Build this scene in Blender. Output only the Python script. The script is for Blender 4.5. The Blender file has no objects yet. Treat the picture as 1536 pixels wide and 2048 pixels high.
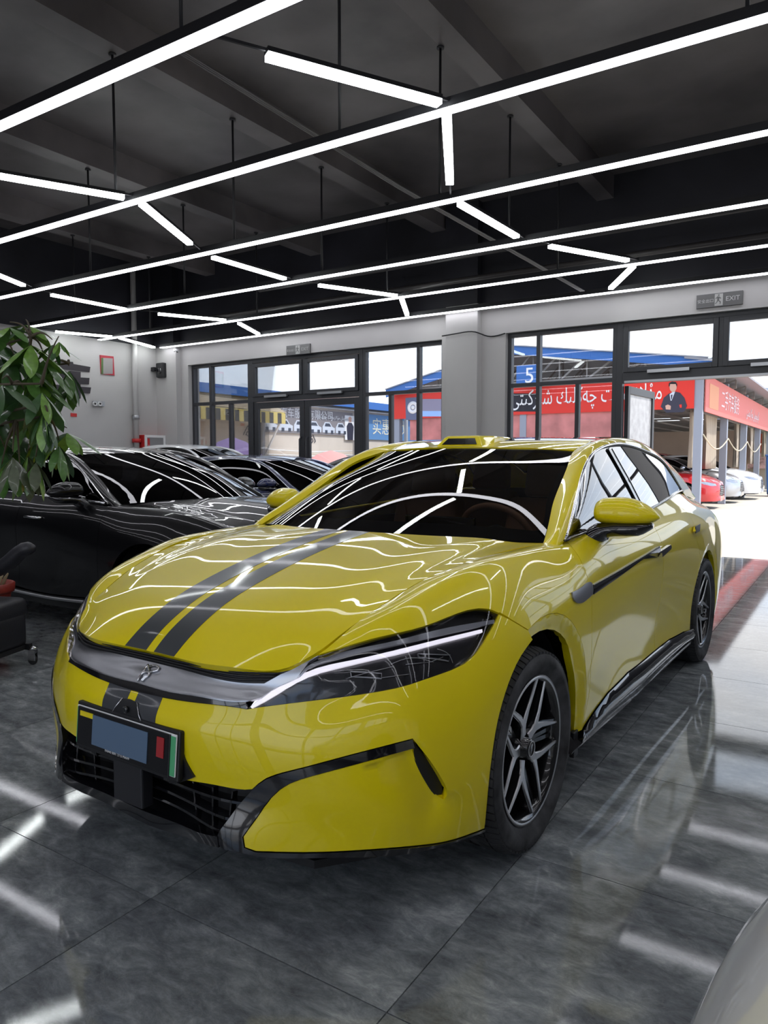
import bpy, bmesh, math, random
import numpy as np
from mathutils import Vector, Matrix, Euler
from mathutils.geometry import delaunay_2d_cdt

# ------------------------------------------------------------------ camera, sky, sun, exposure
SC = bpy.context.scene
CAM_YAW, CAM_PITCH, CAM_H, FPX = math.radians(32.9), math.radians(4.06), 1.36, 1466.0
cam_data = bpy.data.cameras.new('camera')
cam = bpy.data.objects.new('camera', cam_data)
SC.collection.objects.link(cam)
cam.location = (0, 0, CAM_H)
cam.rotation_euler = (math.pi / 2 - CAM_PITCH, 0, CAM_YAW)
cam_data.sensor_fit = 'HORIZONTAL'
cam_data.sensor_width = 36.0
cam_data.lens = 36.0 * FPX / 1536.0
cam_data.clip_start = 0.05
cam_data.clip_end = 500
SC.camera = cam
SC.view_settings.view_transform = 'Standard'
SC.view_settings.look = 'None'
SC.view_settings.exposure = 0.8
SC.view_settings.gamma = 1.0
SC.view_settings.use_curve_mapping = False
try:
    SC.cycles.max_bounces = 8
    SC.cycles.glossy_bounces = 4
    SC.cycles.transparent_max_bounces = 12
    SC.cycles.sample_clamp_indirect = 6.0
    SC.cycles.caustics_reflective = False
    SC.cycles.caustics_refractive = False
except Exception:
    pass

STRIP_LONG, STRIP_SHORT, SKY_STR, SUN_STR = 3.8, 9.0, 1.25, 2.3

world = bpy.data.worlds.new('sky'); SC.world = world
world.use_nodes = True
wn, wlk = world.node_tree.nodes, world.node_tree.links
wn.clear()
w_out = wn.new('ShaderNodeOutputWorld'); w_bg = wn.new('ShaderNodeBackground')
w_tc = wn.new('ShaderNodeTexCoord'); w_sep = wn.new('ShaderNodeSeparateXYZ')
w_r = wn.new('ShaderNodeValToRGB'); w_n = wn.new('ShaderNodeTexNoise')
w_r2 = wn.new('ShaderNodeValToRGB'); w_mix = wn.new('ShaderNodeMixRGB')
w_map = wn.new('ShaderNodeMapping')
wlk.new(w_tc.outputs['Generated'], w_sep.inputs[0])
wlk.new(w_sep.outputs['Z'], w_r.inputs[0])
w_r.color_ramp.elements[0].position = 0.0; w_r.color_ramp.elements[0].color = (0.86, 0.90, 0.98, 1)
w_r.color_ramp.elements[1].position = 0.6; w_r.color_ramp.elements[1].color = (0.33, 0.52, 0.90, 1)
e = w_r.color_ramp.elements.new(0.18); e.color = (0.62, 0.77, 0.98, 1)
w_map.inputs['Scale'].default_value = (1, 1, 3.0)
wlk.new(w_tc.outputs['Generated'], w_map.inputs[0]); wlk.new(w_map.outputs[0], w_n.inputs['Vector'])
w_n.inputs['Scale'].default_value = 2.2; w_n.inputs['Detail'].default_value = 7
w_r2.color_ramp.elements[0].position = 0.38; w_r2.color_ramp.elements[1].position = 0.60
wlk.new(w_n.outputs['Fac'], w_r2.inputs[0]); wlk.new(w_r2.outputs[0], w_mix.inputs[0])
wlk.new(w_r.outputs[0], w_mix.inputs[1]); w_mix.inputs[2].default_value = (1.0, 1.0, 1.02, 1)
wlk.new(w_mix.outputs[0], w_bg.inputs[0]); w_bg.inputs[1].default_value = SKY_STR
wlk.new(w_bg.outputs[0], w_out.inputs[0])

sun_d = bpy.data.lights.new('sun', 'SUN'); sun_d.energy = SUN_STR; sun_d.angle = 0.01
sun_d.color = (1.0, 0.95, 0.87)
sun = bpy.data.objects.new('sun', sun_d); SC.collection.objects.link(sun)
sun.rotation_euler = Vector((0.75, 0.05, 1.3)).to_track_quat('Z', 'Y').to_euler()
sun.location = (20, 2, 30)

# ------------------------------------------------------------------ helpers
COL = SC.collection
R_ = random.Random(7)

def ray(px, py):
    fw = Vector((-math.sin(CAM_YAW) * math.cos(CAM_PITCH), math.cos(CAM_YAW) * math.cos(CAM_PITCH), -math.sin(CAM_PITCH)))
    rt = Vector((math.cos(CAM_YAW), math.sin(CAM_YAW), 0)); up = rt.cross(fw)
    return fw + rt * ((px - 768) / FPX) - up * ((py - 1024) / FPX)

def at(px, py, x=None, y=None, z=None):
    """world point seen at a photo pixel on the plane x=, y= or z="""
    r = ray(px, py); o = Vector((0, 0, CAM_H))
    i, v = (0, x) if x is not None else (1, y) if y is not None else (2, z)
    return o + r * ((v - o[i]) / r[i])

def mat(name, color=(0.5, 0.5, 0.5), rough=0.5, metal=0.0, coat=0.0, coat_rough=0.03, emit=None, estr=0.0,
        noise=0.0, nscale=8.0, bump=0.0, bscale=40.0, spec=0.5, alpha=None, stretch=None, sheen=0.0, coat_ior=1.5):
    m = bpy.data.materials.new(name); m.use_nodes = True
    nt = m.node_tree; b = nt.nodes['Principled BSDF']
    b.inputs['Base Color'].default_value = (*color, 1)
    b.inputs['Roughness'].default_value = rough
    b.inputs['Metallic'].default_value = metal
    b.inputs['Specular IOR Level'].default_value = spec
    b.inputs['Coat Weight'].default_value = coat; b.inputs['Coat IOR'].default_value = coat_ior
    b.inputs['Coat Roughness'].default_value = coat_rough
    b.inputs['Sheen Weight'].default_value = sheen
    if emit is not None:
        b.inputs['Emission Color'].default_value = (*emit, 1); b.inputs['Emission Strength'].default_value = estr
    if noise or bump:
        tc = nt.nodes.new('ShaderNodeTexCoord'); mp = nt.nodes.new('ShaderNodeMapping')
        nt.links.new(tc.outputs['Object'], mp.inputs[0])
        if stretch: mp.inputs['Scale'].default_value = stretch
    if noise:
        n = nt.nodes.new('ShaderNodeTexNoise'); n.inputs['Scale'].default_value = nscale; n.inputs['Detail'].default_value = 6
        r = nt.nodes.new('ShaderNodeValToRGB')
        r.color_ramp.elements[0].color = (*[c * (1 - noise) for c in color], 1)
        r.color_ramp.elements[1].color = (*[min(1, c * (1 + noise)) for c in color], 1)
        r.color_ramp.elements[0].position = 0.3; r.color_ramp.elements[1].position = 0.7
        nt.links.new(mp.outputs[0], n.inputs['Vector']); nt.links.new(n.outputs['Fac'], r.inputs[0])
        nt.links.new(r.outputs[0], b.inputs['Base Color'])
    if bump:
        n = nt.nodes.new('ShaderNodeTexNoise'); n.inputs['Scale'].default_value = bscale; n.inputs['Detail'].default_value = 3
        bp = nt.nodes.new('ShaderNodeBump'); bp.inputs['Strength'].default_value = bump; bp.inputs['Distance'].default_value = 0.01
        nt.links.new(mp.outputs[0], n.inputs['Vector']); nt.links.new(n.outputs['Fac'], bp.inputs['Height'])
        nt.links.new(bp.outputs[0], b.inputs['Normal'])
    return m

def glass_mat(name, tint, refl=1.0, rough=0.0):
    """thin sheet of tinted glass: mirror by Fresnel over a tinted see-through"""
    m = bpy.data.materials.new(name); m.use_nodes = True
    nt = m.node_tree; nt.nodes.clear()
    o = nt.nodes.new('ShaderNodeOutputMaterial'); mx = nt.nodes.new('ShaderNodeMixShader')
    tr = nt.nodes.new('ShaderNodeBsdfTransparent'); gl = nt.nodes.new('ShaderNodeBsdfGlossy')
    fr = nt.nodes.new('ShaderNodeFresnel'); fr.inputs['IOR'].default_value = 1.5
    mu = nt.nodes.new('ShaderNodeMath'); mu.operation = 'MULTIPLY'; mu.inputs[1].default_value = refl; mu.use_clamp = True
    tr.inputs[0].default_value = (*tint, 1); gl.inputs['Roughness'].default_value = rough
    nt.links.new(fr.outputs[0], mu.inputs[0]); nt.links.new(mu.outputs[0], mx.inputs[0])
    nt.links.new(tr.outputs[0], mx.inputs[1]); nt.links.new(gl.outputs[0], mx.inputs[2])
    nt.links.new(mx.outputs[0], o.inputs[0])
    return m

def props(o, label=None, cat=None, group=None, kind=None):
    if label: o['label'] = label
    if cat: o['category'] = cat
    if group: o['group'] = group
    if kind: o['kind'] = kind
    return o

def empty(name, loc=(0, 0, 0), rot=(0, 0, 0), label=None, cat=None, group=None):
    o = bpy.data.objects.new(name, None); COL.objects.link(o)
    o.location = loc; o.rotation_euler = rot; o.empty_display_size = 0.1
    return props(o, label, cat, group)

class MB:
    """mesh builder collecting simple shapes, built as ONE object"""
    def __init__(s): s.v = []; s.f = []; s.sm = []
    def add(s, vs, fs, smooth=False):
        k = len(s.v); s.v += [tuple(v) for v in vs]
        for f in fs: s.f.append(tuple(i + k for i in f)); s.sm.append(smooth)
        return s
    def box(s, x0, x1, y0, y1, z0, z1, M=None):
        vs = [Vector((x, y, z)) for z in (z0, z1) for y in (y0, y1) for x in (x0, x1)]
        if M is not None: vs = [M @ v for v in vs]
        return s.add(vs, [(0, 2, 3, 1), (4, 5, 7, 6), (0, 1, 5, 4), (2, 6, 7, 3), (0, 4, 6, 2), (1, 3, 7, 5)])
    def bar(s, a, b, w, h=None, up=(0, 0, 1)):
        a, b = Vector(a), Vector(b); d = (b - a).normalized(); h = h or w
        u = Vector(up)
        if abs(d.dot(u)) > 0.98: u = Vector((1, 0, 0))
        x = d.cross(u).normalized(); y = x.cross(d).normalized()
        vs = [p + x * (i * w / 2) + y * (j * h / 2) for p in (a, b) for i, j in ((-1, -1), (1, -1), (1, 1), (-1, 1))]
        return s.add(vs, [(0, 3, 2, 1), (4, 5, 6, 7), (0, 1, 5, 4), (1, 2, 6, 5), (2, 3, 7, 6), (3, 0, 4, 7)])
    def tube(s, pts, r, n=8, caps=True, closed=False):
        pts = [Vector(p) for p in pts]; m = len(pts)
        rs = r if isinstance(r, (list, tuple)) else [r] * m
        vs = []; prev = None
        for i, p in enumerate(pts):
            if closed: d = pts[(i + 1) % m] - pts[i - 1]
            else: d = pts[min(i + 1, m - 1)] - pts[max(i - 1, 0)]
            d.normalize()
            if prev is None:
                u = Vector((0, 0, 1)) if abs(d.z) < 0.9 else Vector((1, 0, 0))
                x = d.cross(u).normalized()
            else:
                x = (prev - d * prev.dot(d)).normalized()
            prev = x; y = d.cross(x)
            for k in range(n):
                a = 2 * math.pi * k / n
                vs.append(p + (x * math.cos(a) + y * math.sin(a)) * rs[i])
        fs = []
        for i in range(m if closed else m - 1):
            for k in range(n):
                a, b = i * n + k, i * n + (k + 1) % n
                c, d2 = ((i + 1) % m) * n + (k + 1) % n, ((i + 1) % m) * n + k
                fs.append((a, b, c, d2))
        if caps and not closed:
            fs.append(tuple(range(n))[::-1]); fs.append(tuple((m - 1) * n + k for k in range(n)))
        return s.add(vs, fs, True)
    def lathe(s, prof, n=32, axis='z', M=None, smooth=True, close=False):
        """prof: list of (radius, height)"""
        vs = []; m = len(prof)
        for (r, h) in prof:
            for k in range(n):
                a = 2 * math.pi * k / n
                v = Vector((r * math.cos(a), r * math.sin(a), h))
                if axis == 'x': v = Vector((h, r * math.cos(a), r * math.sin(a)))
                if axis == 'y': v = Vector((r * math.cos(a), h, r * math.sin(a)))
                vs.append(M @ v if M is not None else v)
        fs = []
        for i in range(m if close else m - 1):
            for k in range(n):
                fs.append((i * n + k, i * n + (k + 1) % n, ((i + 1) % m) * n + (k + 1) % n, ((i + 1) % m) * n + k))
        return s.add(vs, fs, smooth)
    def prism(s, poly, h0, h1, plane='xy', M=None):
        """extrude a 2D polygon"""
        n = len(poly); vs = []
        for h in (h0, h1):
            for a, b in poly:
                v = Vector((a, b, h)) if plane == 'xy' else Vector((a, h, b)) if plane == 'xz' else Vector((h, a, b))
                vs.append(M @ v if M is not None else v)
        fs = [tuple(range(n))[::-1], tuple(range(n, 2 * n))] + [(i, (i + 1) % n, n + (i + 1) % n, n + i) for i in range(n)]
        return s.add(vs, fs)
    def build(s, name, m=None, parent=None, bevel=0.0, loc=None, fix=False):
        me = bpy.data.meshes.new(name); me.from_pydata(s.v, [], s.f)
        me.polygons.foreach_set('use_smooth', s.sm)
        if fix:
            bm = bmesh.new(); bm.from_mesh(me); bmesh.ops.recalc_face_normals(bm, faces=bm.faces); bm.to_mesh(me); bm.free()
        me.update()
        o = bpy.data.objects.new(name, me); COL.objects.link(o)
        if m: me.materials.append(m)
        if parent: o.parent = parent
        if loc: o.location = loc
        if bevel:
            b = o.modifiers.new('bevel', 'BEVEL'); b.width = bevel; b.segments = 2; b.limit_method = 'ANGLE'
        return o

def child_copy(o, parent):
    c = o.copy(); COL.objects.link(c); c.parent = parent
    c.matrix_parent_inverse = o.matrix_parent_inverse.copy()
    for ch in list(o.children): child_copy(ch, c)
    return c

def dup(root, loc, rot=None, label=None, group=None):
    r = root.copy(); COL.objects.link(r); r.location = loc
    if rot is not None: r.rotation_euler = rot
    if label: r['label'] = label
    if group: r['group'] = group
    for ch in list(root.children): child_copy(ch, r)
    return r

def text(name, body, size, m, parent=None, loc=(0, 0, 0), rot=(0, 0, 0), extrude=0.003, align='CENTER', sx=1.0):
    c = bpy.data.curves.new(name, 'FONT'); c.body = body; c.size = size; c.extrude = extrude
    c.align_x = align; c.align_y = 'CENTER'
    o = bpy.data.objects.new(name, c); COL.objects.link(o)
    dg = bpy.context.evaluated_depsgraph_get(); dg.update()
    me = bpy.data.meshes.new_from_object(o.evaluated_get(dg))
    bpy.data.objects.remove(o)
    o = bpy.data.objects.new(name, me); COL.objects.link(o)
    me.name = name; me.materials.clear(); me.materials.append(m)
    o.location = loc; o.rotation_euler = rot; o.scale = (sx, 1, 1)
    if parent: o.parent = parent
    return o

# ------------------------------------------------------------------ shared materials
M = {}
M['wall'] = mat('wall_paint', (0.50, 0.49, 0.485), 0.75, noise=0.03, nscale=1.5, bump=0.05, bscale=60)
M['black_paint'] = mat('ceiling_black_paint', (0.022, 0.022, 0.029), 0.42, noise=0.45, nscale=0.9, bump=0.12, bscale=5)
M['slab_paint'] = mat('slab_black_paint', (0.14, 0.126, 0.13), 0.38, noise=0.5, nscale=0.8, bump=0.10, bscale=4)
M['housing'] = mat('lamp_housing', (0.02, 0.02, 0.024), 0.45)
M['diff_long'] = mat('long_lamp_diffuser', (0.8, 0.8, 0.8), 0.4, emit=(0.93, 0.93, 1.0), estr=STRIP_LONG)
M['diff_short'] = mat('short_lamp_diffuser', (0.8, 0.8, 0.8), 0.4, emit=(0.95, 1.0, 1.0), estr=STRIP_SHORT)
M['frame'] = mat('window_frame_grey', (0.035, 0.037, 0.043), 0.42)
M['glass'] = glass_mat('window_glass', (0.93, 0.95, 0.97), 0.8)
M['chrome'] = mat('chrome', (0.75, 0.75, 0.77), 0.12, metal=1.0)
M['steel'] = mat('steel_grey', (0.45, 0.46, 0.48), 0.35, metal=0.8)
M['black_plastic'] = mat('black_plastic', (0.015, 0.015, 0.017), 0.35)
M['gloss_black'] = mat('gloss_black', (0.006, 0.006, 0.008), 0.12, coat=1.0)
M['rubber'] = mat('tyre_rubber', (0.022, 0.022, 0.024), 0.62, noise=0.5, nscale=9, bump=0.1, bscale=90)
M['white'] = mat('white_plain', (0.85, 0.85, 0.86), 0.5)
M['red'] = mat('red_paint', (0.55, 0.03, 0.03), 0.4)

def tile_material(name, grout=False):
    m = bpy.data.materials.new(name); m.use_nodes = True
    nt = m.node_tree; N = nt.nodes; L = nt.links; b = N['Principled BSDF']
    geo = N.new('ShaderNodeNewGeometry'); oi = N.new('ShaderNodeObjectInfo')
    off = N.new('ShaderNodeVectorMath'); off.operation = 'SCALE'; off.inputs[0].default_value = (37.0, 61.0, 0)
    add = N.new('ShaderNodeVectorMath'); add.operation = 'ADD'
    L.new(oi.outputs['Random'], off.inputs['Scale']); L.new(geo.outputs['Position'], add.inputs[0]); L.new(off.outputs[0], add.inputs[1])
    mp = N.new('ShaderNodeMapping'); mp.inputs['Rotation'].default_value = (0, 0, 0.35); mp.inputs['Scale'].default_value = (1.2, 2.2, 1)
    L.new(add.outputs[0], mp.inputs[0])
    n0 = N.new('ShaderNodeTexNoise'); n0.inputs['Scale'].default_value = 2.3; n0.inputs['Detail'].default_value = 5; n0.inputs['Distortion'].default_value = 0.7
    n1 = N.new('ShaderNodeTexNoise'); n1.inputs['Scale'].default_value = 7.0; n1.inputs['Detail'].default_value = 9; n1.inputs['Roughness'].default_value = 0.78; n1.inputs['Distortion'].default_value = 0.35
    L.new(mp.outputs[0], n0.inputs['Vector']); L.new(mp.outputs[0], n1.inputs['Vector'])
    mx = N.new('ShaderNodeMixRGB'); mx.inputs[0].default_value = 0.6
    L.new(n0.outputs['Fac'], mx.inputs[1]); L.new(n1.outputs['Fac'], mx.inputs[2])
    r = N.new('ShaderNodeValToRGB'); cr = r.color_ramp
    cr.elements[0].position = 0.34; cr.elements[0].color = (0.08, 0.087, 0.096, 1)
    cr.elements[1].position = 0.70; cr.elements[1].color = (0.60, 0.61, 0.61, 1)
    e = cr.elements.new(0.47); e.color = (0.18, 0.195, 0.205, 1)
    e = cr.elements.new(0.56); e.color = (0.29, 0.31, 0.318, 1)
    L.new(mx.outputs[0], r.inputs[0])
    # thin pale veins
    v = N.new('ShaderNodeTexNoise'); v.inputs['Scale'].default_value = 3.2; v.inputs['Detail'].default_value = 6; v.inputs['Distortion'].default_value = 2.4
    L.new(mp.outputs[0], v.inputs['Vector'])
    vr = N.new('ShaderNodeValToRGB'); vr.color_ramp.elements[0].position = 0.485; vr.color_ramp.elements[0].color = (0, 0, 0, 1)
    vr.color_ramp.elements[1].position = 0.515; vr.color_ramp.elements[1].color = (0, 0, 0, 1)
    e = vr.color_ramp.elements.new(0.5); e.color = (0.30, 0.30, 0.30, 1)
    L.new(v.outputs['Fac'], vr.inputs[0])
    m2 = N.new('ShaderNodeMixRGB'); m2.blend_type = 'MIX'; m2.inputs[2].default_value = (0.26, 0.26, 0.25, 1)
    L.new(vr.outputs[0], m2.inputs[0]); L.new(r.outputs[0], m2.inputs[1])
    L.new(m2.outputs[0], b.inputs['Base Color'])
    rr = N.new('ShaderNodeMapRange'); rr.inputs['To Min'].default_value = 0.02; rr.inputs['To Max'].default_value = 0.065
    L.new(n1.outputs['Fac'], rr.inputs['Value']); L.new(rr.outputs[0], b.inputs['Roughness'])
    bp = N.new('ShaderNodeBump'); bp.inputs['Strength'].default_value = 0.05; bp.inputs['Distance'].default_value = 0.001
    L.new(n1.outputs['Fac'], bp.inputs['Height']); L.new(bp.outputs[0], b.inputs['Normal'])
    b.inputs['Specular IOR Level'].default_value = 0.5
    return m
M['tile'] = tile_material('floor_tile_slate')
M['grout'] = mat('grout', (0.05, 0.045, 0.04), 0.8)

# ------------------------------------------------------------------ room shell
WALL_Y, LEFT_X, SLAB_Z, BEAM_Z, RIGHT_X, BACK_Y = 10.8, -12.7, 5.4, 5.08, 6.5, -4.6
floor = props(MB().box(LEFT_X - 0.3, RIGHT_X + 0.3, BACK_Y - 0.3, 11.2, -0.2, -0.012).build('floor', M['grout']), kind='structure')
TS = 0.87
tx0, ty0 = -0.927, 1.445
tile_me = None; nt_ = 0
rest = MB()
for i in range(-15, 10):
    for j in range(-11, 12):
        x0, y0 = tx0 + i * TS, ty0 + j * TS
        x1, y1 = min(x0 + TS, RIGHT_X), min(y0 + TS, 11.2)
        x0c, y0c = max(x0, LEFT_X), max(y0, BACK_Y)
        if x1 - x0c < 0.05 or y1 - y0c < 0.05: continue
        full = (x1 - x0c) > TS - 1e-3 and (y1 - y0c) > TS - 1e-3
        if full and j >= -2 and i <= 6 and nt_ < 300:
            g = 0.0018
            if tile_me is None:
                o = MB().box(g, TS - g, g, TS - g, -0.012, 0.0).build('floor_tile', M['tile'], floor, bevel=0.0012); tile_me = o.data
            else:
                o = bpy.data.objects.new('floor_tile', tile_me); COL.objects.link(o); o.parent = floor
            o.location = (x0, y0, 0); nt_ += 1
        else:
            rest.box(x0c + 0.002, x1 - 0.002, y0c + 0.002, y1 - 0.002, -0.012, 0.0)
props(rest.build('outer_floor_tiles', M['tile'], floor), kind='stuff')

props(MB().box(LEFT_X - 0.3, RIGHT_X + 0.3, BACK_Y - 0.3, 11.2, SLAB_Z, SLAB_Z + 0.2).build('ceiling', M['slab_paint']), kind='structure')
ceil = bpy.data.objects['ceiling']
for bx, bw in ((-3.2, 0.24), (-5.9, 0.28), (-8.45, 0.26), (-11.15, 0.26), (-0.5, 0.26), (2.2, 0.26), (4.9, 0.26)):
    MB().box(bx - bw / 2, bx + bw / 2, BACK_Y, WALL_Y, BEAM_Z, SLAB_Z + 0.01).build('ceiling_beam', M['slab_paint'], ceil)
# left wall: white below the paint line, black above
lw = props(MB().box(LEFT_X - 0.25, LEFT_X, BACK_Y, 11.2, 0, 3.74).build('wall_left', M['wall']), kind='structure')
MB().box(LEFT_X - 0.25, LEFT_X, BACK_Y, 11.2, 3.74, SLAB_Z).build('black_upper_wall', M['black_paint'], lw)
MB().box(LEFT_X, LEFT_X + 0.02, BACK_Y, 5.6, 0, 3.74).build('added_dark_panel', M['black_paint'], lw)  # added out of view so the black sedan's side reflects dark
MB().box(LEFT_X, LEFT_X + 0.62, 10.66, WALL_Y, 0, 3.74).build('wall_pier', M['wall'], lw)
MB().box(LEFT_X, LEFT_X + 0.62, 10.60, WALL_Y, 3.74, SLAB_Z).build('black_upper_wall', M['black_paint'], lw)
# window wall
WT, HEAD, PL = 0.30, 3.34, 3.84
fwall = MB()
segs = [(LEFT_X, -11.87), (-5.85, -4.72), (-0.25, 0.35), (5.6, RIGHT_X)]
for a, b in segs: fwall.box(a, b, WALL_Y, WALL_Y + WT, 0, HEAD)
fwall.box(LEFT_X, 0.35, WALL_Y, WALL_Y + WT, HEAD, PL); fwall.box(5.6, RIGHT_X, WALL_Y, WALL_Y + WT, HEAD, PL)
for a, b in ((-11.87, -10.25), (-7.5, -5.85), (-4.72, -3.02), (0.35, 5.6)): fwall.box(a, b, WALL_Y + 0.02, WALL_Y + WT, 0, 0.12)
fw = props(fwall.build('wall_far', M['wall']), kind='structure')
MB().box(LEFT_X, 0.35, WALL_Y - 0.02, WALL_Y + WT, PL, SLAB_Z).box(0.35, RIGHT_X, WALL_Y - 0.02, WALL_Y + WT, 4.8, SLAB_Z).box(5.6, RIGHT_X, WALL_Y - 0.02, WALL_Y + WT, PL, 4.8).build('black_upper_wall', M['black_paint'], fw)
# column
MB().box(-5.70, -5.13, 10.64, WALL_Y + 0.01, 0, 3.82).build('column', M['wall'], fw, bevel=0.01)
MB().box(-5.70, -5.13, 10.63, WALL_Y - 0.01, 3.82, SLAB_Z).build('column_top', M['black_paint'], fw)
# other two walls (behind the camera), with window openings on the camera side
bw_ = MB(); bw_.box(LEFT_X, RIGHT_X, BACK_Y - 0.25, BACK_Y, 3.9, SLAB_Z); bw_.box(LEFT_X, RIGHT_X, BACK_Y - 0.25, BACK_Y, 0, 0.12)
for a, b in ((LEFT_X, -4.6), (-1.4, -1.0), (2.4, 2.8), (6.2, RIGHT_X)): bw_.box(a, b, BACK_Y - 0.25, BACK_Y, 0.12, 3.9)
for a, b in ((-4.6, -1.4), (-1.0, 2.4), (2.8, 6.2)):
    bw_.box(a, b, BACK_Y - 0.2, BACK_Y - 0.1, 2.45, 2.56)
    for k in (1, 2): bw_.box(a + (b - a) * k / 3 - .04, a + (b - a) * k / 3 + .04, BACK_Y - 0.2, BACK_Y - 0.1, .12, 3.9)
bwall = props(bw_.build('wall_back', M['wall']), kind='structure')
props(MB().box(RIGHT_X, RIGHT_X + 0.25, BACK_Y, 11.2, 0, SLAB_Z).build('wall_right', mat('grey_wall_paint', (0.16, 0.16, 0.17), 0.7)), kind='structure')

FW = 0.055  # frame bar half-depth
def window(name, x0, x1, z0, z1, mull=(), trans=(), partial=(), y=10.95, bw=0.06):
    """aluminium window: outer frame, full mullions, full transoms, partial mullions (x, za, zb), panes"""
    root = empty(name, (x0, y, z0)); root['kind'] = 'structure'
    f = MB()
    def V(x, za, zb, w=bw): f.box(x - w / 2 - x0, x + w / 2 - x0, -FW, FW, za - z0, zb - z0)
    def H(z, xa, xb, w=bw): f.box(xa - x0, xb - x0, -FW * 0.95, FW * 0.95, z - w / 2 - z0, z + w / 2 - z0)
    V(x0 + bw / 2, z0, z1); V(x1 - bw / 2, z0, z1); H(z0 + bw / 2, x0, x1); H(z1 - bw / 2, x0, x1)
    f.build('window_frame', M['frame'], root, bevel=0.004)
    for x in mull: m_ = MB(); m_.box(x - bw / 2 - x0, x + bw / 2 - x0, -FW, FW, 0, z1 - z0); m_.build('mullion', M['frame'], root, bevel=0.004)
    for z in trans: m_ = MB(); m_.box(0, x1 - x0, -FW * 0.93, FW * 0.93, z - bw / 2 - z0, z + bw / 2 - z0); m_.build('transom', M['frame'], root, bevel=0.004)
    for x, za, zb in partial: m_ = MB(); m_.box(x - bw / 2 - x0, x + bw / 2 - x0, -FW * 0.9, FW * 0.9, za - z0, zb - z0); m_.build('mullion', M['frame'], root, bevel=0.004)
    xs = sorted([x0] + list(mull) + [x1]); zs = sorted([z0] + list(trans) + [z1])
    for a, b in zip(xs, xs[1:]):
        for c, d in zip(zs, zs[1:]):
            cuts = [x for x, za, zb in partial if a < x < b and za <= c + 0.01 and zb >= d - 0.01]
            ys = [a] + cuts + [b]
            for p, q in zip(ys, ys[1:]):
                MB().box(p - x0 + bw * .4, q - x0 - bw * .4, -0.004, 0.004, c - z0 + bw * .4, d - z0 - bw * .4).build('pane', M['glass'], root)
    return root

def top_light(root_parent, x0, x1, z0, z1, y, stay=True):
    s = MB(); w = 0.07
    s.box(x0, x0 + w, y - 0.05, y + 0.03, z0, z1); s.box(x1 - w, x1, y - 0.05, y + 0.03, z0, z1)
    s.box(x0 + w, x1 - w, y - 0.05, y + 0.03, z0, z0 + w); s.box(x0 + w, x1 - w, y - 0.05, y + 0.03, z1 - w, z1)
    o = s.build('hopper_sash', M['frame'], root_parent, bevel=0.004)
    MB().box(x0 + w, x1 - w, y - 0.014, y - 0.006, z0 + w, z1 - w).build('pane', M['glass'], root_parent)
    if stay:
        m_ = MB().box((x0 + x1) / 2 - 0.28, (x0 + x1) / 2 + 0.28, y - 0.10, y - 0.05, z0 - 0.03, z0 + 0.015)
        m_.build('window_closer', M['steel'], root_parent)
    return o

TR = 2.53
window('window_1', -11.87, -10.22, 0.12, HEAD, mull=(-11.33,), trans=(TR,), partial=((-10.79, 0.12, TR),))
window('window_2', -7.50, -5.85, 0.12, HEAD, mull=(-6.36,), trans=(TR,), partial=((-6.93, 0.12, TR),))
window('window_3', -4.72, -3.02, 0.12, HEAD, mull=(-4.22,), trans=(TR,), partial=((-3.6, 0.12, TR),))
window('window_4', 0.35, 5.6, 1.2, 4.8, mull=(1.4, 2.45, 3.5, 4.55), trans=(TR, 3.6))
MB().box(0.35, 5.6, WALL_Y + .02, WALL_Y + WT, 0.12, 1.2).build('added_dark_sill', M['black_paint'], fw)  # unseen, added dark to keep bright reflections off the yellow car's side
# double glass door with two hopper lights over it
d1 = empty('door_1', (0, 0, 0)); d1['kind'] = 'structure'
y = 10.95
fr = MB(); fr.box(-10.22, -10.14, y - 0.06, y + 0.06, 0, HEAD); fr.box(-7.58, -7.50, y - 0.06, y + 0.06, 0, HEAD)
fr.box(-10.14, -7.58, y - 0.06, y + 0.06, 2.50, 2.60); fr.box(-10.14, -7.58, y - 0.06, y + 0.06, 3.26, HEAD); fr.box(-8.88, -8.82, y - 0.06, y + 0.06, 2.6, 3.26)
fr.build('door_frame', M['frame'], d1, bevel=0.004)
top_light(d1, -10.13, -8.88, 2.60, 3.25, y - 0.03); top_light(d1, -8.81, -7.59, 2.60, 3.25, y - 0.03)
for a, b, hx in ((-10.13, -8.86, -8.93), (-8.84, -7.59, -8.77)):
    lf = MB(); w = 0.11
    lf.box(a, a + w, y - 0.04, y + 0.02, 0.01, 2.49); lf.box(b - w, b, y - 0.04, y + 0.02, 0.01, 2.49)
    lf.box(a + w, b - w, y - 0.04, y + 0.02, 0.01, 0.2); lf.box(a + w, b - w, y - 0.04, y + 0.02, 2.37, 2.49)
    leaf = lf.build('door_leaf', M['frame'], d1, bevel=0.004)
    MB().box(a + w, b - w, y - 0.014, y - 0.006, 0.2, 2.37).build('pane', M['glass'], leaf)
    MB().tube([(hx, y - 0.05, 0.9), (hx, y - 0.10, 0.95), (hx, y - 0.10, 1.75), (hx, y - 0.05, 1.8)], 0.014).build('door_handle', M['frame'], leaf)
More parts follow.
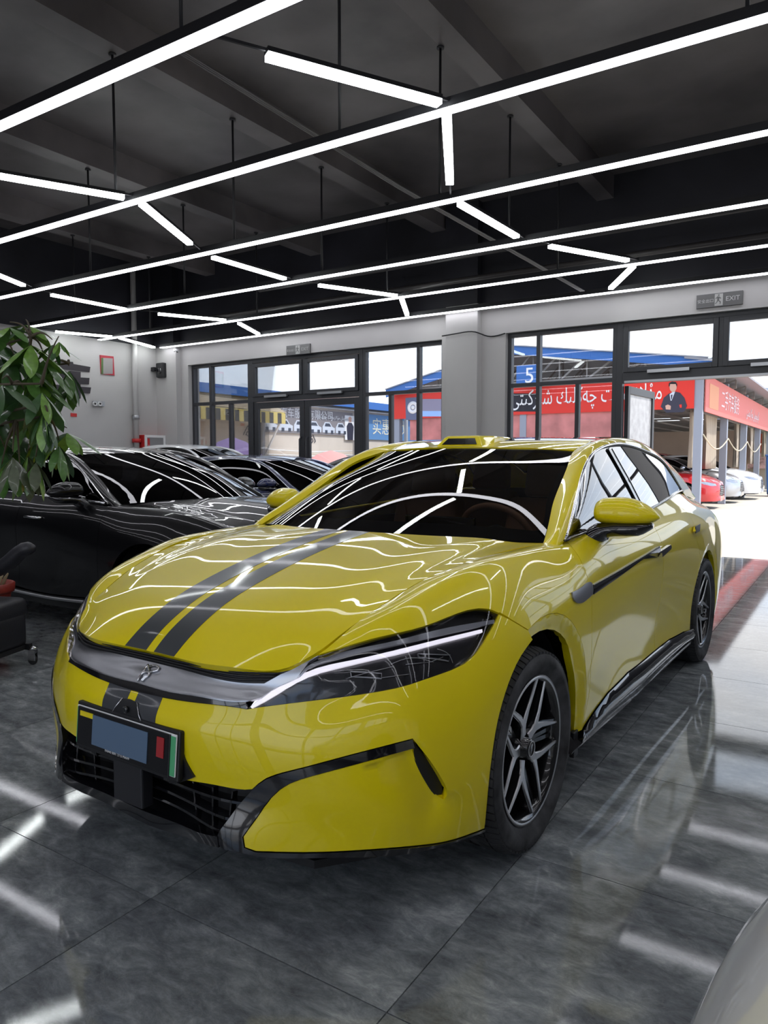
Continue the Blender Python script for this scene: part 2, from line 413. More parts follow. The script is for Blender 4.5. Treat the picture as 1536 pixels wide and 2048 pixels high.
# open doorway on the right with hopper lights over it and one leaf swung out
d2 = empty('door_2', (0, 0, 0)); d2['kind'] = 'structure'
fr = MB(); fr.box(-3.02, -2.93, y - 0.06, y + 0.06, 0, HEAD); fr.box(-0.33, -0.25, y - 0.06, y + 0.06, 0, HEAD)
fr.box(-2.93, -0.33, y - 0.06, y + 0.06, 2.47, 2.62); fr.box(-2.93, -0.33, y - 0.06, y + 0.06, 3.28, HEAD); fr.box(-1.66, -1.60, y - 0.06, y + 0.06, 2.62, 3.28)
fr.build('door_frame', M['frame'], d2, bevel=0.004)
MB().box(-2.9, -0.35, y - 0.075, y - 0.06, 2.47, 2.50).build('track_strip', M['steel'], d2)
top_light(d2, -2.92, -1.66, 2.62, 3.28, y - 0.03); top_light(d2, -1.60, -0.34, 2.62, 3.28, y - 0.03)
leaf = MB(); w = 0.09; L = 1.25
leaf.box(0, w, -0.03, 0.03, 0.01, 2.44); leaf.box(L - w, L, -0.03, 0.03, 0.01, 2.44); leaf.box(w, L - w, -0.03, 0.03, 0.01, 0.2); leaf.box(w, L - w, -0.03, 0.03, 2.33, 2.44)
lo = leaf.build('door_leaf', M['frame'], d2, bevel=0.004); lo.location = (-2.90, 11.02, 0); lo.rotation_euler = (0, 0, math.radians(86))
MB().box(w, L - w, -0.004, 0.004, 0.2, 2.33).build('pane', mat('dusty_glass', (0.45, 0.45, 0.47), 0.25, noise=0.2), lo)
bpy.data.objects['door_leaf.002'].name = 'door_leaf.002'

# ------------------------------------------------------------------ linear lamps
def strip_lamp(name, a, b, w, h, z, dm, label, group=None, wrap=0.0, cat='lamp'):
    a, b = Vector((a[0], a[1], 0)), Vector((b[0], b[1], 0)); L = (b - a).length
    ang = math.atan2(b.y - a.y, b.x - a.x)
    root = empty(name, ((a.x + b.x) / 2, (a.y + b.y) / 2, z), (0, 0, ang), label, cat, group)
    MB().box(-L / 2, L / 2, -w / 2, w / 2, 0.012 + wrap, h).build('housing', M['housing'], root)
    MB().box(-L / 2 + 0.004, L / 2 - 0.004, -w / 2 + 0.003, w / 2 - 0.003, 0, 0.0125 + wrap).build('diffuser', dm, root)
    return root
LONG_Y = [3.02, 4.53, 6.07, 7.65, 9.2, 10.55]
LONG_X0 = [-12.4, -12.4, -12.4, -12.4, -12.95 + 0.35, -12.4]
words = ['nearest the camera', 'second from the camera', 'third from the camera', 'fourth from the camera', 'fifth from the camera', 'farthest, close to the window wall']
ZL = 3.70
for i, (yy, xx) in enumerate(zip(LONG_Y, LONG_X0)):
    strip_lamp('long_strip_lamp', (xx, yy), (5.5, yy), 0.088, 0.075, ZL, M['diff_long'], 'long hanging white light strip in black housing, ' + words[i], 'long ceiling light strips')
SH = [((-3.0, 3.37), (-2.42, 4.42), 'bright short light bar above the yellow car, nearest the camera'),
      ((-2.46, 4.59), (-3.02, 5.70), 'short light bar, the upright-looking one right of the picture centre'),
      ((-6.17, 3.37), (-5.64, 4.42), 'short light bar cut by the left picture edge in the upper left'),
      ((-5.64, 4.61), (-6.22, 5.72), 'short light bar meeting the second long strip in the upper left'),
      ((-3.18, 6.2), (-3.13, 7.42), 'short light bar between third and fourth long strip on the right'),
      ((-2.96, 7.94), (-2.39, 9.0), 'short light bar ending at the fifth long strip above the right windows'),
      ((-2.40, 9.30), (-2.96, 10.31), 'short slanted light bar in front of the wall above the open doorway'),
      ((-6.41, 6.24), (-6.37, 7.47), 'short light bar between third and fourth long strip left of the centre'),
      ((-9.0, 4.74), (-9.57, 5.83), 'short light bar, only its end seen at the left picture edge'),
      ((-9.78, 6.37), (-9.74, 7.6), 'short light bar between third and fourth long strip far left'),
      ((-6.22, 7.99), (-5.67, 9.1), 'short light bar left of the white column, above the left windows'),
      ((-5.70, 9.28), (-6.26, 10.37), 'tiny-looking light bar just left of the white column top'),
      ((-9.6, 8.12), (-9.07, 9.1), 'short light bar over the exit sign of the left door'),
      ((-9.08, 9.43), (-9.54, 10.42), 'short light bar slanting down towards the left door window'),
      ((-12.5, 8.2), (-12.1, 9.12), 'short light bar along the left wall above the black lettering'),
      ((-12.1, 9.3), (-12.5, 10.45), 'short light bar near the corner speaker at the left wall'),
      ((0.4, 4.7), (-0.2, 5.8), 'short light bar right of the picture frame, fourth bay'),
      ((0.5, 3.3), (0.9, 4.4), 'short light bar right of the picture frame, third bay')]
for a, b, lab in SH:
    r = strip_lamp('short_strip_lamp', a, b, 0.072, 0.062, ZL - 0.005, M['diff_short'], lab, 'short slanted ceiling light bars', wrap=0.022)
    ln_ = math.hypot(b[0] - a[0], b[1] - a[1]); dy = (b[1] - a[1]) / ln_
    lo_y = max([y_ for y_ in LONG_Y if y_ < a[1] + .05], default=a[1]); hi_y = min([y_ for y_ in LONG_Y if y_ > b[1] - .05], default=b[1])
    e0, e1 = min(.5, max(0, (a[1] - lo_y - .055) / dy)), min(.5, max(0, (hi_y - .055 - b[1]) / dy))
    MB().box(-ln_ / 2 - e0, ln_ / 2 + e1, -.008, .008, .045, .062).build('hanger_bar', M['housing'], r)
# more long strips behind the camera
for i, yy in enumerate((1.45, -0.1, -1.65, -3.2)):
    strip_lamp('long_strip_lamp', (-12.4, yy), (5.5, yy), 0.088, 0.075, ZL, M['diff_long'], ('long hanging light strip behind the camera, %s row' % ('first', 'second', 'third', 'fourth')[i]), 'long ceiling light strips')
# drop rods
rn = 0
for yy in LONG_Y[:5]:
    for xx in (-3.32, -5.9, -8.45, -11.1, -0.6):
        if (yy > 9.0 and xx > -1): continue
        r = MB(); r.tube([(0, 0, 0), (0, 0, BEAM_Z - ZL - 0.07)], 0.012, 8); r.tube([(0, 0, BEAM_Z - ZL - 0.085), (0, 0, BEAM_Z - ZL - 0.07)], 0.035, 10)
        o = r.build('drop_rod', M['housing']); o.location = (xx, yy, ZL + 0.07)
        props(o, 'drop rod on the %s long strip at the %s ceiling beam' % (('first', 'second', 'third', 'fourth', 'fifth')[LONG_Y.index(yy)], {-3.32: 'middle', -5.9: 'second from left', -8.45: 'left', -11.1: 'far left', -0.6: 'right'}[xx]), 'rod', 'drop rods of the light strips')
# pipes and conduits under the ceiling
pm = mat('painted_pipe', (0.05, 0.045, 0.045), 0.4)
props(MB().tube([(-8.9, 9.75, 4.32), (3, 9.75, 4.32)], 0.045, 10).build('ceiling_pipe', pm), 'dark painted pipe running along the far black beam, upper one', 'pipe')
props(MB().tube([(-10.4, 10.05, 4.05), (3, 10.05, 4.05)], 0.04, 10).build('ceiling_pipe', pm), 'dark painted pipe running along the far black beam, lower one', 'pipe')
cm = mat('conduit_metal', (0.20, 0.19, 0.19), 0.4, metal=0.6)
a, b = at(355, 100, z=4.9), at(1165, 582, y=10.4)
cr_ = MB()
for k in (-0.025, 0.0, 0.025): cr_.tube([(a.x + k, a.y, a.z), (at(800, 375, z=4.45) + Vector((k, 0, 0)))[:], (b.x + k, b.y, b.z)], 0.009, 6)
props(cr_.build('cable_conduit', cm), 'thin bundle of grey conduits hanging diagonally under the ceiling', 'conduit')
vp = props(MB().tube([(LEFT_X + 0.09, 10.04, 1.0), (LEFT_X + 0.09, 10.04, 5.3)], 0.055, 14).build('wall_pipe', M['wall']), 'white painted vertical pipe on the left wall', 'pipe')
MB().tube([(LEFT_X + 0.09, 10.04, 2.20), (LEFT_X + 0.09, 10.04, 2.28)], 0.075, 14).build('pipe_clamp', M['steel'], vp)
MB().tube([(LEFT_X + 0.09, 10.04, 1.72), (LEFT_X + 0.09, 10.04, 1.80)], 0.09, 14).build('red_coupling', M['red'], vp)

# ------------------------------------------------------------------ spline surfaces, panels cut out of them
def spline_w(x, q):
    """weights (len(q) x len(x)) of the natural cubic spline through knots x"""
    x = np.asarray(x, float); q = np.asarray(q, float); n = len(x); h = np.diff(x)
    A = np.zeros((n, n)); B = np.zeros((n, n)); A[0, 0] = A[-1, -1] = 1
    for i in range(1, n - 1):
        A[i, i - 1] = h[i - 1]; A[i, i] = 2 * (h[i - 1] + h[i]); A[i, i + 1] = h[i]
        B[i, i - 1] = 6 / h[i - 1]; B[i, i + 1] = 6 / h[i]; B[i, i] = -6 / h[i - 1] - 6 / h[i]
    D2 = np.linalg.solve(A, B)
    k = np.clip(np.searchsorted(x, q) - 1, 0, n - 2)
    a = (x[k + 1] - q) / h[k]; b = (q - x[k]) / h[k]
    # linear continuation outside the knots keeps things tame
    W = np.zeros((len(q), n)); r = np.arange(len(q))
    W[r, k] += a; W[r, k + 1] += b
    inside = (q >= x[0]) & (q <= x[-1])
    ca = np.where(inside, (a ** 3 - a) * h[k] ** 2 / 6, 0)[:, None]; cb = np.where(inside, (b ** 3 - b) * h[k] ** 2 / 6, 0)[:, None]
    return W + ca * D2[k] + cb * D2[k + 1]

def smooth_curve(pts, n=24):
    pts = np.asarray(pts, float)
    if len(pts) < 3: return np.array([pts[0] + (pts[-1] - pts[0]) * t for t in np.linspace(0, 1, 3)])
    d = np.r_[0, np.cumsum(np.sqrt((np.diff(pts, axis=0) ** 2).sum(1)))]
    return spline_w(d, np.linspace(0, d[-1], n)) @ pts

class CarFrame:
    """car coordinates (t = to the car's left, s = back from the nose, z up) <-> world"""
    def __init__(s, nx, ny, rot):
        s.N = np.array([nx, ny, 0.0]); s.cx = np.array([math.cos(rot), -math.sin(rot), 0]); s.cs = np.array([math.sin(rot), math.cos(rot), 0]); s.rot = rot
    def w(s, P):
        P = np.asarray(P, float); return s.N + P[..., 0:1] * s.cx + P[..., 1:2] * s.cs + P[..., 2:3] * np.array([0, 0, 1.0])

def project(Wp):
    fw = np.array(ray(768, 1024)); rt = np.array([math.cos(CAM_YAW), math.sin(CAM_YAW), 0.0]); up = np.cross(rt, fw)
    d = Wp - np.array([0, 0, CAM_H]); z = d @ fw
    return np.stack([768 + FPX * (d @ rt) / z, 1024 - FPX * (d @ up) / z, z], -1)

class Surf:
    def __init__(s, net, frame, mirror=True):
        net = np.asarray(net, float)                      # [column][row][xyz]; column 0 on the centre plane when mirror
        s.m = 0
        U = s.chord(net, 0); V = s.chord(net, 1)
        s.umax = U[-1]; s.vmax = V[-1]
        if mirror:
            k = min(3, len(net) - 1); pre = net[1:k + 1][::-1].copy(); pre[..., 0] *= -1
            net = np.concatenate([pre, net]); U = np.r_[-U[1:k + 1][::-1], U]
        s.net, s.U, s.V, s.frame = net, U, V, frame
        s.grid = None
    @staticmethod
    def chord(net, ax):
        d = np.sqrt((np.diff(net, axis=ax) ** 2).sum(-1)); d = d.mean(1 - ax)
        return np.r_[0, np.cumsum(np.maximum(d, 1e-3))]
    def ev(s, uv):
        uv = np.atleast_2d(uv)
        Wu, Wv = spline_w(s.U, uv[:, 0]), spline_w(s.V, uv[:, 1])
        return np.einsum('ki,kj,ijc->kc', Wu, Wv, s.net)
    def nrm(s, uv, f=None):
        f = f or s.ev; e = 1e-3; uv = np.atleast_2d(uv)
        a = f(uv + [e, 0]) - f(uv - [e, 0]); b = f(uv + [0, e]) - f(uv - [0, e])
        n = np.cross(a, b); n /= np.maximum(np.sqrt((n ** 2).sum(1)), 1e-12)[:, None]
        return n * s.sgn
    sgn = 1.0
    def make_grid(s, nu=300, nv=130):
        u = np.linspace(0, s.umax, nu); v = np.linspace(0, s.vmax, nv)
        Wu, Wv = spline_w(s.U, u), spline_w(s.V, v)
        P = np.einsum('ki,lj,ijc->klc', Wu, Wv, s.net)
        s.gu, s.gv, s.P = u, v, P
        s.grid = project(s.frame.w(P))
    def pick(s, pts, mode='cam'):
        """(u, v) of points given in the photo's pixels ('cam'), or as (s,z) 'side', (t,z) 'front', (t,s) 'top'"""
        if s.grid is None: s.make_grid()
        if mode == 'cam': Q = s.grid; dep = Q[..., 2]
        elif mode == 'side': Q = s.P[..., [1, 2]]; dep = -s.P[..., 0]
        elif mode == 'front': Q = s.P[..., [0, 2]]; dep = s.P[..., 1]
        else: Q = s.P[..., [0, 1]]; dep = -s.P[..., 2]
        X, Y = Q[..., 0], Q[..., 1]
        out = []
        U, V = np.meshgrid(s.gu, s.gv, indexing='ij')
        sl = lambda A, i, j: A[i:A.shape[0] - 1 + i, j:A.shape[1] - 1 + j]
        tris = []
        for c in (((0, 0), (1, 0), (1, 1)), ((0, 0), (1, 1), (0, 1))):
            tris.append([[sl(A, *k) for k in c] for A in (X, Y, dep, U, V)])
        for px, py in pts:
            best = None
            for T in tris:
                (x0, x1, x2), (y0, y1, y2) = T[0], T[1]
                den = (y1 - y2) * (x0 - x2) + (x2 - x1) * (y0 - y2)
                den = np.where(np.abs(den) < 1e-12, 1e-12, den)
                a = ((y1 - y2) * (px - x2) + (x2 - x1) * (py - y2)) / den
                b = ((y2 - y0) * (px - x2) + (x0 - x2) * (py - y2)) / den; c = 1 - a - b
                ok = (a >= -1e-6) & (b >= -1e-6) & (c >= -1e-6)
                if ok.any():
                    ii = np.argwhere(ok)
                    for i, j in ii:
                        A, Bq, Cq = a[i, j], b[i, j], c[i, j]
                        dd = A * T[2][0][i, j] + Bq * T[2][1][i, j] + Cq * T[2][2][i, j]
                        if best is None or dd < best[0]:
                            best = (dd, A * T[3][0][i, j] + Bq * T[3][1][i, j] + Cq * T[3][2][i, j], A * T[4][0][i, j] + Bq * T[4][1][i, j] + Cq * T[4][2][i, j])
            if best is None:
                d2 = (X - px) ** 2 + (Y - py) ** 2; k = np.unravel_index(np.argmin(d2), d2.shape)
                best = (0, U[k], V[k])
            out.append(best[1:])
        return np.array(out)

def in_poly(P, poly):
    x, y = P[:, 0], P[:, 1]; r = np.zeros(len(P), bool); n = len(poly)
    for i in range(n):
        (x0, y0), (x1, y1) = poly[i], poly[(i + 1) % n]
        if y0 == y1: continue
        c = ((y0 > y) != (y1 > y)) & (x < (x1 - x0) * (y - y0) / (y1 - y0) + x0); r ^= c
    return r

def densify(poly, step):
    out = []
    for i in range(len(poly)):
        a, b = poly[i], poly[(i + 1) % len(poly)]; d = np.hypot(*(b - a))
        if d < 1e-6: continue
        k = max(1, int(math.ceil(d / step)))
        for j in range(k): out.append(a + (b - a) * j / k)
    return np.array(out)

def area2(p): x, y = p[:, 0], p[:, 1]; return float((x * np.roll(y, -1) - np.roll(x, -1) * y).sum())

def inset(poly, g, keep=None):
    n = len(poly); a = np.roll(poly, 1, 0); b = np.roll(poly, -1, 0); d = b - a
    L = np.maximum(np.hypot(d[:, 0], d[:, 1]), 1e-9)[:, None]
    nn = np.stack([-d[:, 1], d[:, 0]], 1) / L * (1 if area2(poly) > 0 else -1)
    m = nn * g
    if keep is not None: m[keep(poly)] = 0
    return poly + m

def panel(surf, outer, name, m, parent, holes=(), gap=0.0018, step=0.025, grid=0.035, disp=None, thick=0.012, mirror='both', lift=0.0, centre=False, hole_gap=None):
    """cut a panel out of a surface: (u,v) outline, optional holes; gets depth by flanges; mirror: 'both' joins both halves,
    'pair' makes two objects, None only the car's left"""
    loops = []
    for i, lp in enumerate([outer] + list(holes)):
        lp = densify(np.asarray(lp, float), step)
        keep = (lambda p: np.abs(p[:, 0]) < 2e-3) if centre else None
        g = gap if i == 0 else -(gap if hole_gap is None else hole_gap)
        lp = inset(lp, g, keep)
        if centre: lp[np.abs(lp[:, 0]) < 2e-3, 0] = 0.0
        loops.append(lp)
    O = loops[0]; lo, hi = O.min(0), O.max(0)
    gx = np.arange(lo[0] + grid * .5, hi[0], grid); gy = np.arange(lo[1] + grid * .5, hi[1], grid)
    G = np.array([(x + (grid * .5 if j % 2 else 0), y) for j, y in enumerate(gy) for x in gx]) if len(gx) and len(gy) else np.zeros((0, 2))
    if len(G):
        k = in_poly(G, O)
        for h in loops[1:]: k &= ~in_poly(G, h)
        G = G[k]
        if len(G):
            B = np.concatenate(loops); dm = np.full(len(G), 1e9)
            for i in range(0, len(B), 200):
                dm = np.minimum(dm, np.sqrt(((G[:, None] - B[None, i:i + 200]) ** 2).sum(-1)).min(1))
            G = G[dm > grid * .35]
    vs = []; ed = []
    for lp in loops:
        k = len(vs); n = len(lp); vs += [Vector(p) for p in lp]; ed += [(k + i, k + (i + 1) % n) for i in range(n)]
    nb = len(vs); vs += [Vector(p) for p in G]
    r = delaunay_2d_cdt(vs, ed, [], 0, 1e-7)
    V2 = np.array([tuple(v) for v in r[0]]); T = np.array([f for f in r[2] if len(f) == 3])
    cen = V2[T].mean(1); k = in_poly(cen, O)
    for h in loops[1:]: k &= ~in_poly(cen, h)
    T = T[k]
    def f(uv):
        P = surf.ev(uv)
        if disp is not None or lift:
            N = surf.nrm(uv); d = (disp(uv) if disp is not None else 0) + lift
            P = P + N * np.reshape(d, (-1, 1)) if np.ndim(d) else P + N * d
        return P
    P = f(V2); N = surf.nrm(V2, f) if (disp is not None) else surf.nrm(V2)
    if centre:
        c0 = np.abs(V2[:, 0]) < 1e-6; P[c0, 0] = 0; N[c0, 0] = 0; N /= np.sqrt((N ** 2).sum(1))[:, None]
    # orientation
    cr_ = np.cross(P[T[:, 1]] - P[T[:, 0]], P[T[:, 2]] - P[T[:, 0]]); fl = (cr_ * N[T].mean(1)).sum(1) < 0
    T[fl] = T[fl][:, ::-1]
    verts = [tuple(p) for p in P]; norms = [tuple(n) for n in N]; faces = [tuple(int(i) for i in t) for t in T]
    if thick:
        from collections import Counter
        cnt = {}
        for t in T:
            for a, b in ((t[0], t[1]), (t[1], t[2]), (t[2], t[0])):
                cnt[(int(a), int(b))] = 1
        for (a, b) in list(cnt):
            if (b, a) in cnt: continue
            if centre and abs(V2[a, 0]) < 1e-6 and abs(V2[b, 0]) < 1e-6: continue
            pa, pb = P[a], P[b]; na, nb_ = N[a], N[b]
            e = pb - pa; o = np.cross(e, (na + nb_) / 2); L = np.linalg.norm(o)
            if L < 1e-12: continue
            o /= L; k0 = len(verts)
            for p in (pa, pb, pb - nb_ * thick, pa - na * thick): verts.append(tuple(p)); norms.append(tuple(o))
            faces.append((k0, k0 + 3, k0 + 2, k0 + 1))
    def mk(vs_, ns_, fs_, nm):
        me = bpy.data.meshes.new(nm); me.from_pydata(vs_, [], fs_); me.update()
        me.polygons.foreach_set('use_smooth', [True] * len(fs_))
        me.normals_split_custom_set_from_vertices(ns_)
        me.materials.append(m)
        o = bpy.data.objects.new(nm, me); COL.objects.link(o); o.parent = parent
        return o
    mv = [(-a, b, c) for a, b, c in verts]; mn = [(-a, b, c) for a, b, c in norms]; mf = [t[::-1] for t in faces]
    if mirror == 'both':
        k = len(verts)
        return mk(verts + mv, norms + mn, faces + [tuple(i + k for i in t) for t in mf], name)
    if mirror == 'pair':
        return mk(verts, norms, faces, name), mk(mv, mn, mf, name)
    return mk(verts, norms, faces, name)

CROP = dict(a=(90, 1200, 5.12), b=(90, 1400, 3.413), c=(480, 1210, 2.898), d=(430, 1430, 3.072), e=(960, 1200, 5.486), f=(960, 1440, 5.486),
            g=(1090, 1020, 4.389), h=(500, 860, 4.267), i=(120, 1040, 3.84), j=(820, 850, 3.657), k=(780, 1030, 3.491), l=(1140, 860, 5.12), p=(0, 0, 1))
def px(t, *q):
    c = CROP[t]; return [(c[0] + x / c[2], c[1] + y / c[2]) for x, y in q]

# ------------------------------------------------------------------ the yellow car
YF = CarFrame(-1.90, 1.42, math.radians(1.4))
car = empty('sports_sedan', (-1.90, 1.42, 0), (0, 0, -math.radians(1.4)), 'glossy yellow sedan with two dark grey racing stripes, parked on the slate tiles', 'car')
YEL = mat('yellow_car_paint', (0.90, 0.73, 0.004), 0.34, coat=1.0, coat_rough=0.02, spec=0.3, coat_ior=1.40)
STRP = mat('grey_stripe_vinyl', (0.085, 0.09, 0.10), 0.38, metal=0.55, coat=0.6, coat_rough=0.08)
SILV = mat('satin_silver', (0.46, 0.47, 0.50), 0.30, metal=1.0)
BLK = M['gloss_black']
MBLK = mat('matt_black_trim', (0.010, 0.010, 0.012), 0.5)
DGL = glass_mat('car_window_tint', (0.07, 0.07, 0.08), 2.6)
WSGL = glass_mat('windscreen_glass', (0.66, 0.66, 0.66), 1.35)
LENS = glass_mat('headlamp_lens', (0.80, 0.81, 0.83), 0.6)

Bn = [
 [(0,.10,.18),(0,.075,.27),(0,.055,.38),(0,.041,.48),(0,.034,.56),(0,.046,.602),(0,.068,.640),(0,.088,.69),(0,.122,.745)],
 [(.2,.085,.205),(.2,.065,.28),(.2,.050,.38),(.2,.040,.48),(.2,.037,.56),(.2,.050,.602),(.2,.070,.642),(.2,.086,.69),(.2,.105,.75)],
 [(.4,.050,.235),(.4,.055,.30),(.4,.075,.38),(.4,.070,.47),(.4,.072,.55),(.4,.085,.60),(.4,.105,.648),(.4,.118,.69),(.4,.140,.746)],
 [(.55,.115,.232),(.55,.125,.30),(.55,.130,.38),(.55,.125,.47),(.55,.133,.55),(.55,.150,.60),(.55,.176,.660),(.553,.200,.71),(.552,.228,.768)],
 [(.70,.215,.228),(.70,.215,.30),(.70,.205,.38),(.70,.203,.47),(.70,.215,.56),(.70,.245,.63),(.695,.280,.690),(.684,.322,.778),(.607,.393,.85)],
 [(.805,.315,.226),(.82,.308,.30),(.825,.300,.39),(.826,.302,.49),(.824,.318,.58),(.818,.350,.665),(.80,.395,.750),(.752,.452,.856),(.637,.512,.90)],
 [(.885,.445,.224),(.90,.435,.30),(.906,.430,.40),(.906,.438,.50),(.900,.460,.60),(.886,.510,.70),(.858,.575,.800),(.800,.640,.908),(.672,.684,.955)],
 [(.935,.620,.222),(.950,.612,.30),(.957,.610,.41),(.957,.618,.52),(.952,.640,.62),(.935,.690,.735),(.900,.755,.845),(.834,.800,.946),(.702,.824,.985)],
 [(.955,1.00,.215),(.970,1.00,.30),(.980,1.00,.42),(.985,1.00,.53),(.984,1.00,.65),(.971,1.005,.765),(.935,1.02,.870),(.862,1.03,.972),(.728,1.035,1.006)],
 [(.950,1.28,.20),(.965,1.28,.30),(.975,1.28,.42),(.984,1.28,.53),(.986,1.28,.65),(.980,1.28,.77),(.955,1.28,.875),(.880,1.28,.974),(.757,1.23,1.012)],
 [(.945,1.50,.19),(.960,1.50,.30),(.974,1.50,.42),(.984,1.50,.53),(.987,1.50,.65),(.983,1.50,.77),(.966,1.50,.880),(.920,1.50,.968),(.792,1.482,1.022)],
 [(.945,1.80,.185),(.958,1.80,.29),(.965,1.80,.41),(.972,1.80,.53),(.980,1.80,.65),(.982,1.80,.77),(.972,1.80,.885),(.940,1.80,.975),(.858,1.78,1.045)],
 [(.950,2.15,.185),(.965,2.15,.28),(.962,2.15,.40),(.965,2.15,.52),(.976,2.15,.65),(.986,2.15,.78),(.982,2.15,.895),(.948,2.15,.985),(.866,2.15,1.058)],
 [(.950,2.60,.19),(.967,2.60,.29),(.960,2.60,.41),(.965,2.60,.53),(.978,2.60,.65),(.991,2.60,.79),(.990,2.60,.90),(.950,2.60,1.000),(.866,2.60,1.079)],
 [(.955,3.05,.195),(.968,3.05,.30),(.964,3.05,.42),(.970,3.05,.54),(.982,3.05,.66),(.992,3.05,.79),(.990,3.05,.91),(.950,3.05,1.020),(.852,3.05,1.104)],
 [(.960,3.50,.20),(.970,3.50,.31),(.974,3.50,.43),(.980,3.50,.55),(.987,3.50,.67),(.990,3.50,.80),(.982,3.50,.92),(.930,3.50,1.040),(.815,3.50,1.135)],
 [(.965,3.90,.20),(.978,3.90,.31),(.984,3.90,.43),(.988,3.90,.55),(.989,3.90,.67),(.986,3.90,.80),(.968,3.90,.92),(.905,3.90,1.030),(.780,3.95,1.130)],
 [(.950,4.30,.22),(.962,4.30,.33),(.968,4.30,.44),(.971,4.30,.56),(.971,4.30,.68),(.963,4.30,.80),(.938,4.30,.91),(.875,4.32,1.010),(.748,4.35,1.085)],
 [(.870,4.68,.26),(.890,4.70,.36),(.903,4.71,.46),(.910,4.72,.57),(.911,4.72,.68),(.905,4.72,.80),(.880,4.71,.90),(.820,4.70,.980),(.715,4.68,1.050)],
 [(.700,4.90,.28),(.715,4.93,.38),(.725,4.95,.48),(.730,4.96,.58),(.730,4.965,.68),(.725,4.96,.79),(.715,4.94,.88),(.69,4.90,.96),(.620,4.86,1.040)],
 [(.400,5.00,.29),(.400,5.03,.39),(.400,5.045,.49),(.400,5.05,.59),(.400,5.05,.69),(.400,5.045,.79),(.400,5.03,.88),(.40,5.00,.96),(.400,4.95,1.060)],
 [(0,5.02,.29),(0,5.05,.39),(0,5.06,.49),(0,5.065,.59),(0,5.065,.69),(0,5.06,.79),(0,5.045,.88),(0,5.02,.97),(0,4.97,1.065)]]
def crown(net):
    out = []
    for i, c in enumerate(net):
        if 3 <= i <= 7: c = [(c[0][0], c[0][1] + .004, c[0][2] - .028)] + list(c[1:])
        k = {3: .3, 4: .8, 5: 1, 6: 1, 7: 1, 8: 1, 9: 1, 10: .9, 11: .4}.get(i, 0)
        a, b = np.array(c[-2]), np.array(c[-1]); m = (a + b) / 2 + np.array([.006, -.004, .019]) * k
        out.append(list(c[:-1]) + [tuple(m), c[-1]])
    return out
Bn = crown(Bn)
B = Surf(Bn, YF)
# the side panels' outward normal points away from the centre
_t = B.nrm(np.array([[B.umax * .5, B.vmax * .4]]))[0]; B.sgn = 1.0 if _t[0] > 0 else -1.0

def hood_net():
    cen = [(.122,.744),(.200,.808),(.300,.862),(.430,.909),(.606,.955),(.82,1.000),(1.00,1.030),(1.165,1.053)]
    shu = [(.580,.262,.790),(.592,.330,.822),(.607,.393,.850),(.637,.512,.900),(.670,.684,.954),(.702,.860,.986),(.735,1.100,1.008),(.785,1.478,1.019)]
    fr = [(0,.122,.744),(.13,.116,.745),(.26,.108,.748),(.39,.137,.747),(.50,.198,.748),(.580,.262,.790)]
    ws_ = [0, .12, .25, .38, .50, .61, .70, .76, .82, .88, .94, 1.0]
    fw_ = [p[0] / .58 for p in fr]
    cols = []
    for w in ws_:
        col = []
        for i, ((cs_, cz), (st, ss, sz)) in enumerate(zip(cen, shu)):
            if i == 0: col.append((spline_w(fw_, [w]) @ np.array(fr))[0]); continue
            s_ = cs_ + (ss - cs_) * w ** (2.3 - .55 * max(0, i - 4) / 3)
            z_ = cz + (sz - cz) * w ** 2.0
            k = min(1.0, max(0, i - 2) / 3.0)
            z_ += k * (.0035 * math.exp(-((w - .70) / .14) ** 2) - .006 * math.exp(-((w - .875) / .085) ** 2))
            col.append((st * w, s_, z_))
        cols.append(col)
    return cols
H = Surf(hood_net(), YF); _t = H.nrm(np.array([[.2, H.vmax * .5]]))[0]; H.sgn = 1.0 if _t[2] > 0 else -1.0
Wn = []
for (tb, sb, zb), (tm, sm_, zm), (tt, st, zt) in zip(
        [(0,1.165,1.052),(.25,1.215,1.049),(.48,1.305,1.042),(.66,1.399,1.033),(.785,1.480,1.024)],
        [(0,1.63,1.264),(.22,1.662,1.262),(.44,1.732,1.250),(.60,1.797,1.230),(.704,1.850,1.207)],
        [(0,2.13,1.427),(.20,2.165,1.427),(.39,2.230,1.422),(.52,2.291,1.416),(.598,2.335,1.409)]):
    Wn.append([(tb, sb, zb), (tm, sm_, zm), (tt, st, zt)])
W = Surf(Wn, YF); _t = W.nrm(np.array([[.2, W.vmax * .5]]))[0]; W.sgn = 1.0 if _t[2] > 0 else -1.0
Rn = []
for w, dz in ((0, 0), (.35, -.002), (.7, -.010), (1.0, -.024)):
    col = []
    for i, ((sc_, zc), (te, se, ze)) in enumerate(zip([(2.135,1.430),(2.45,1.477),(2.85,1.505),(3.3,1.508),(3.8,1.462),(4.3,1.352),(4.72,1.20),(4.93,1.09)],
                                     [(.598,2.340,1.412),(.606,2.58,1.460),(.600,2.92,1.484),(.595,3.3,1.482),(.585,3.75,1.436),(.58,4.2,1.335),(.60,4.62,1.185),(.61,4.84,1.075)])):
        col.append((te * w, sc_ + (se - sc_) * w ** 2, zc + (ze - zc) * w ** 2.2))
    Rn.append(col)
RF = Surf(Rn, YF); _t = RF.nrm(np.array([[.2, .5]]))[0]; RF.sgn = 1.0 if _t[2] > 0 else -1.0
Pn_I = [(.800,1.400,.985),(.785,1.480,1.026),(.763,1.571,1.069),(.713,1.756,1.165),(.682,1.944,1.265),(.650,2.118,1.350),(.599,2.345,1.412),(.606,2.58,1.462),(.600,2.92,1.486),(.595,3.3,1.484),(.585,3.75,1.438),(.58,4.2,1.337),(.60,4.62,1.187),(.61,4.86,1.07)]
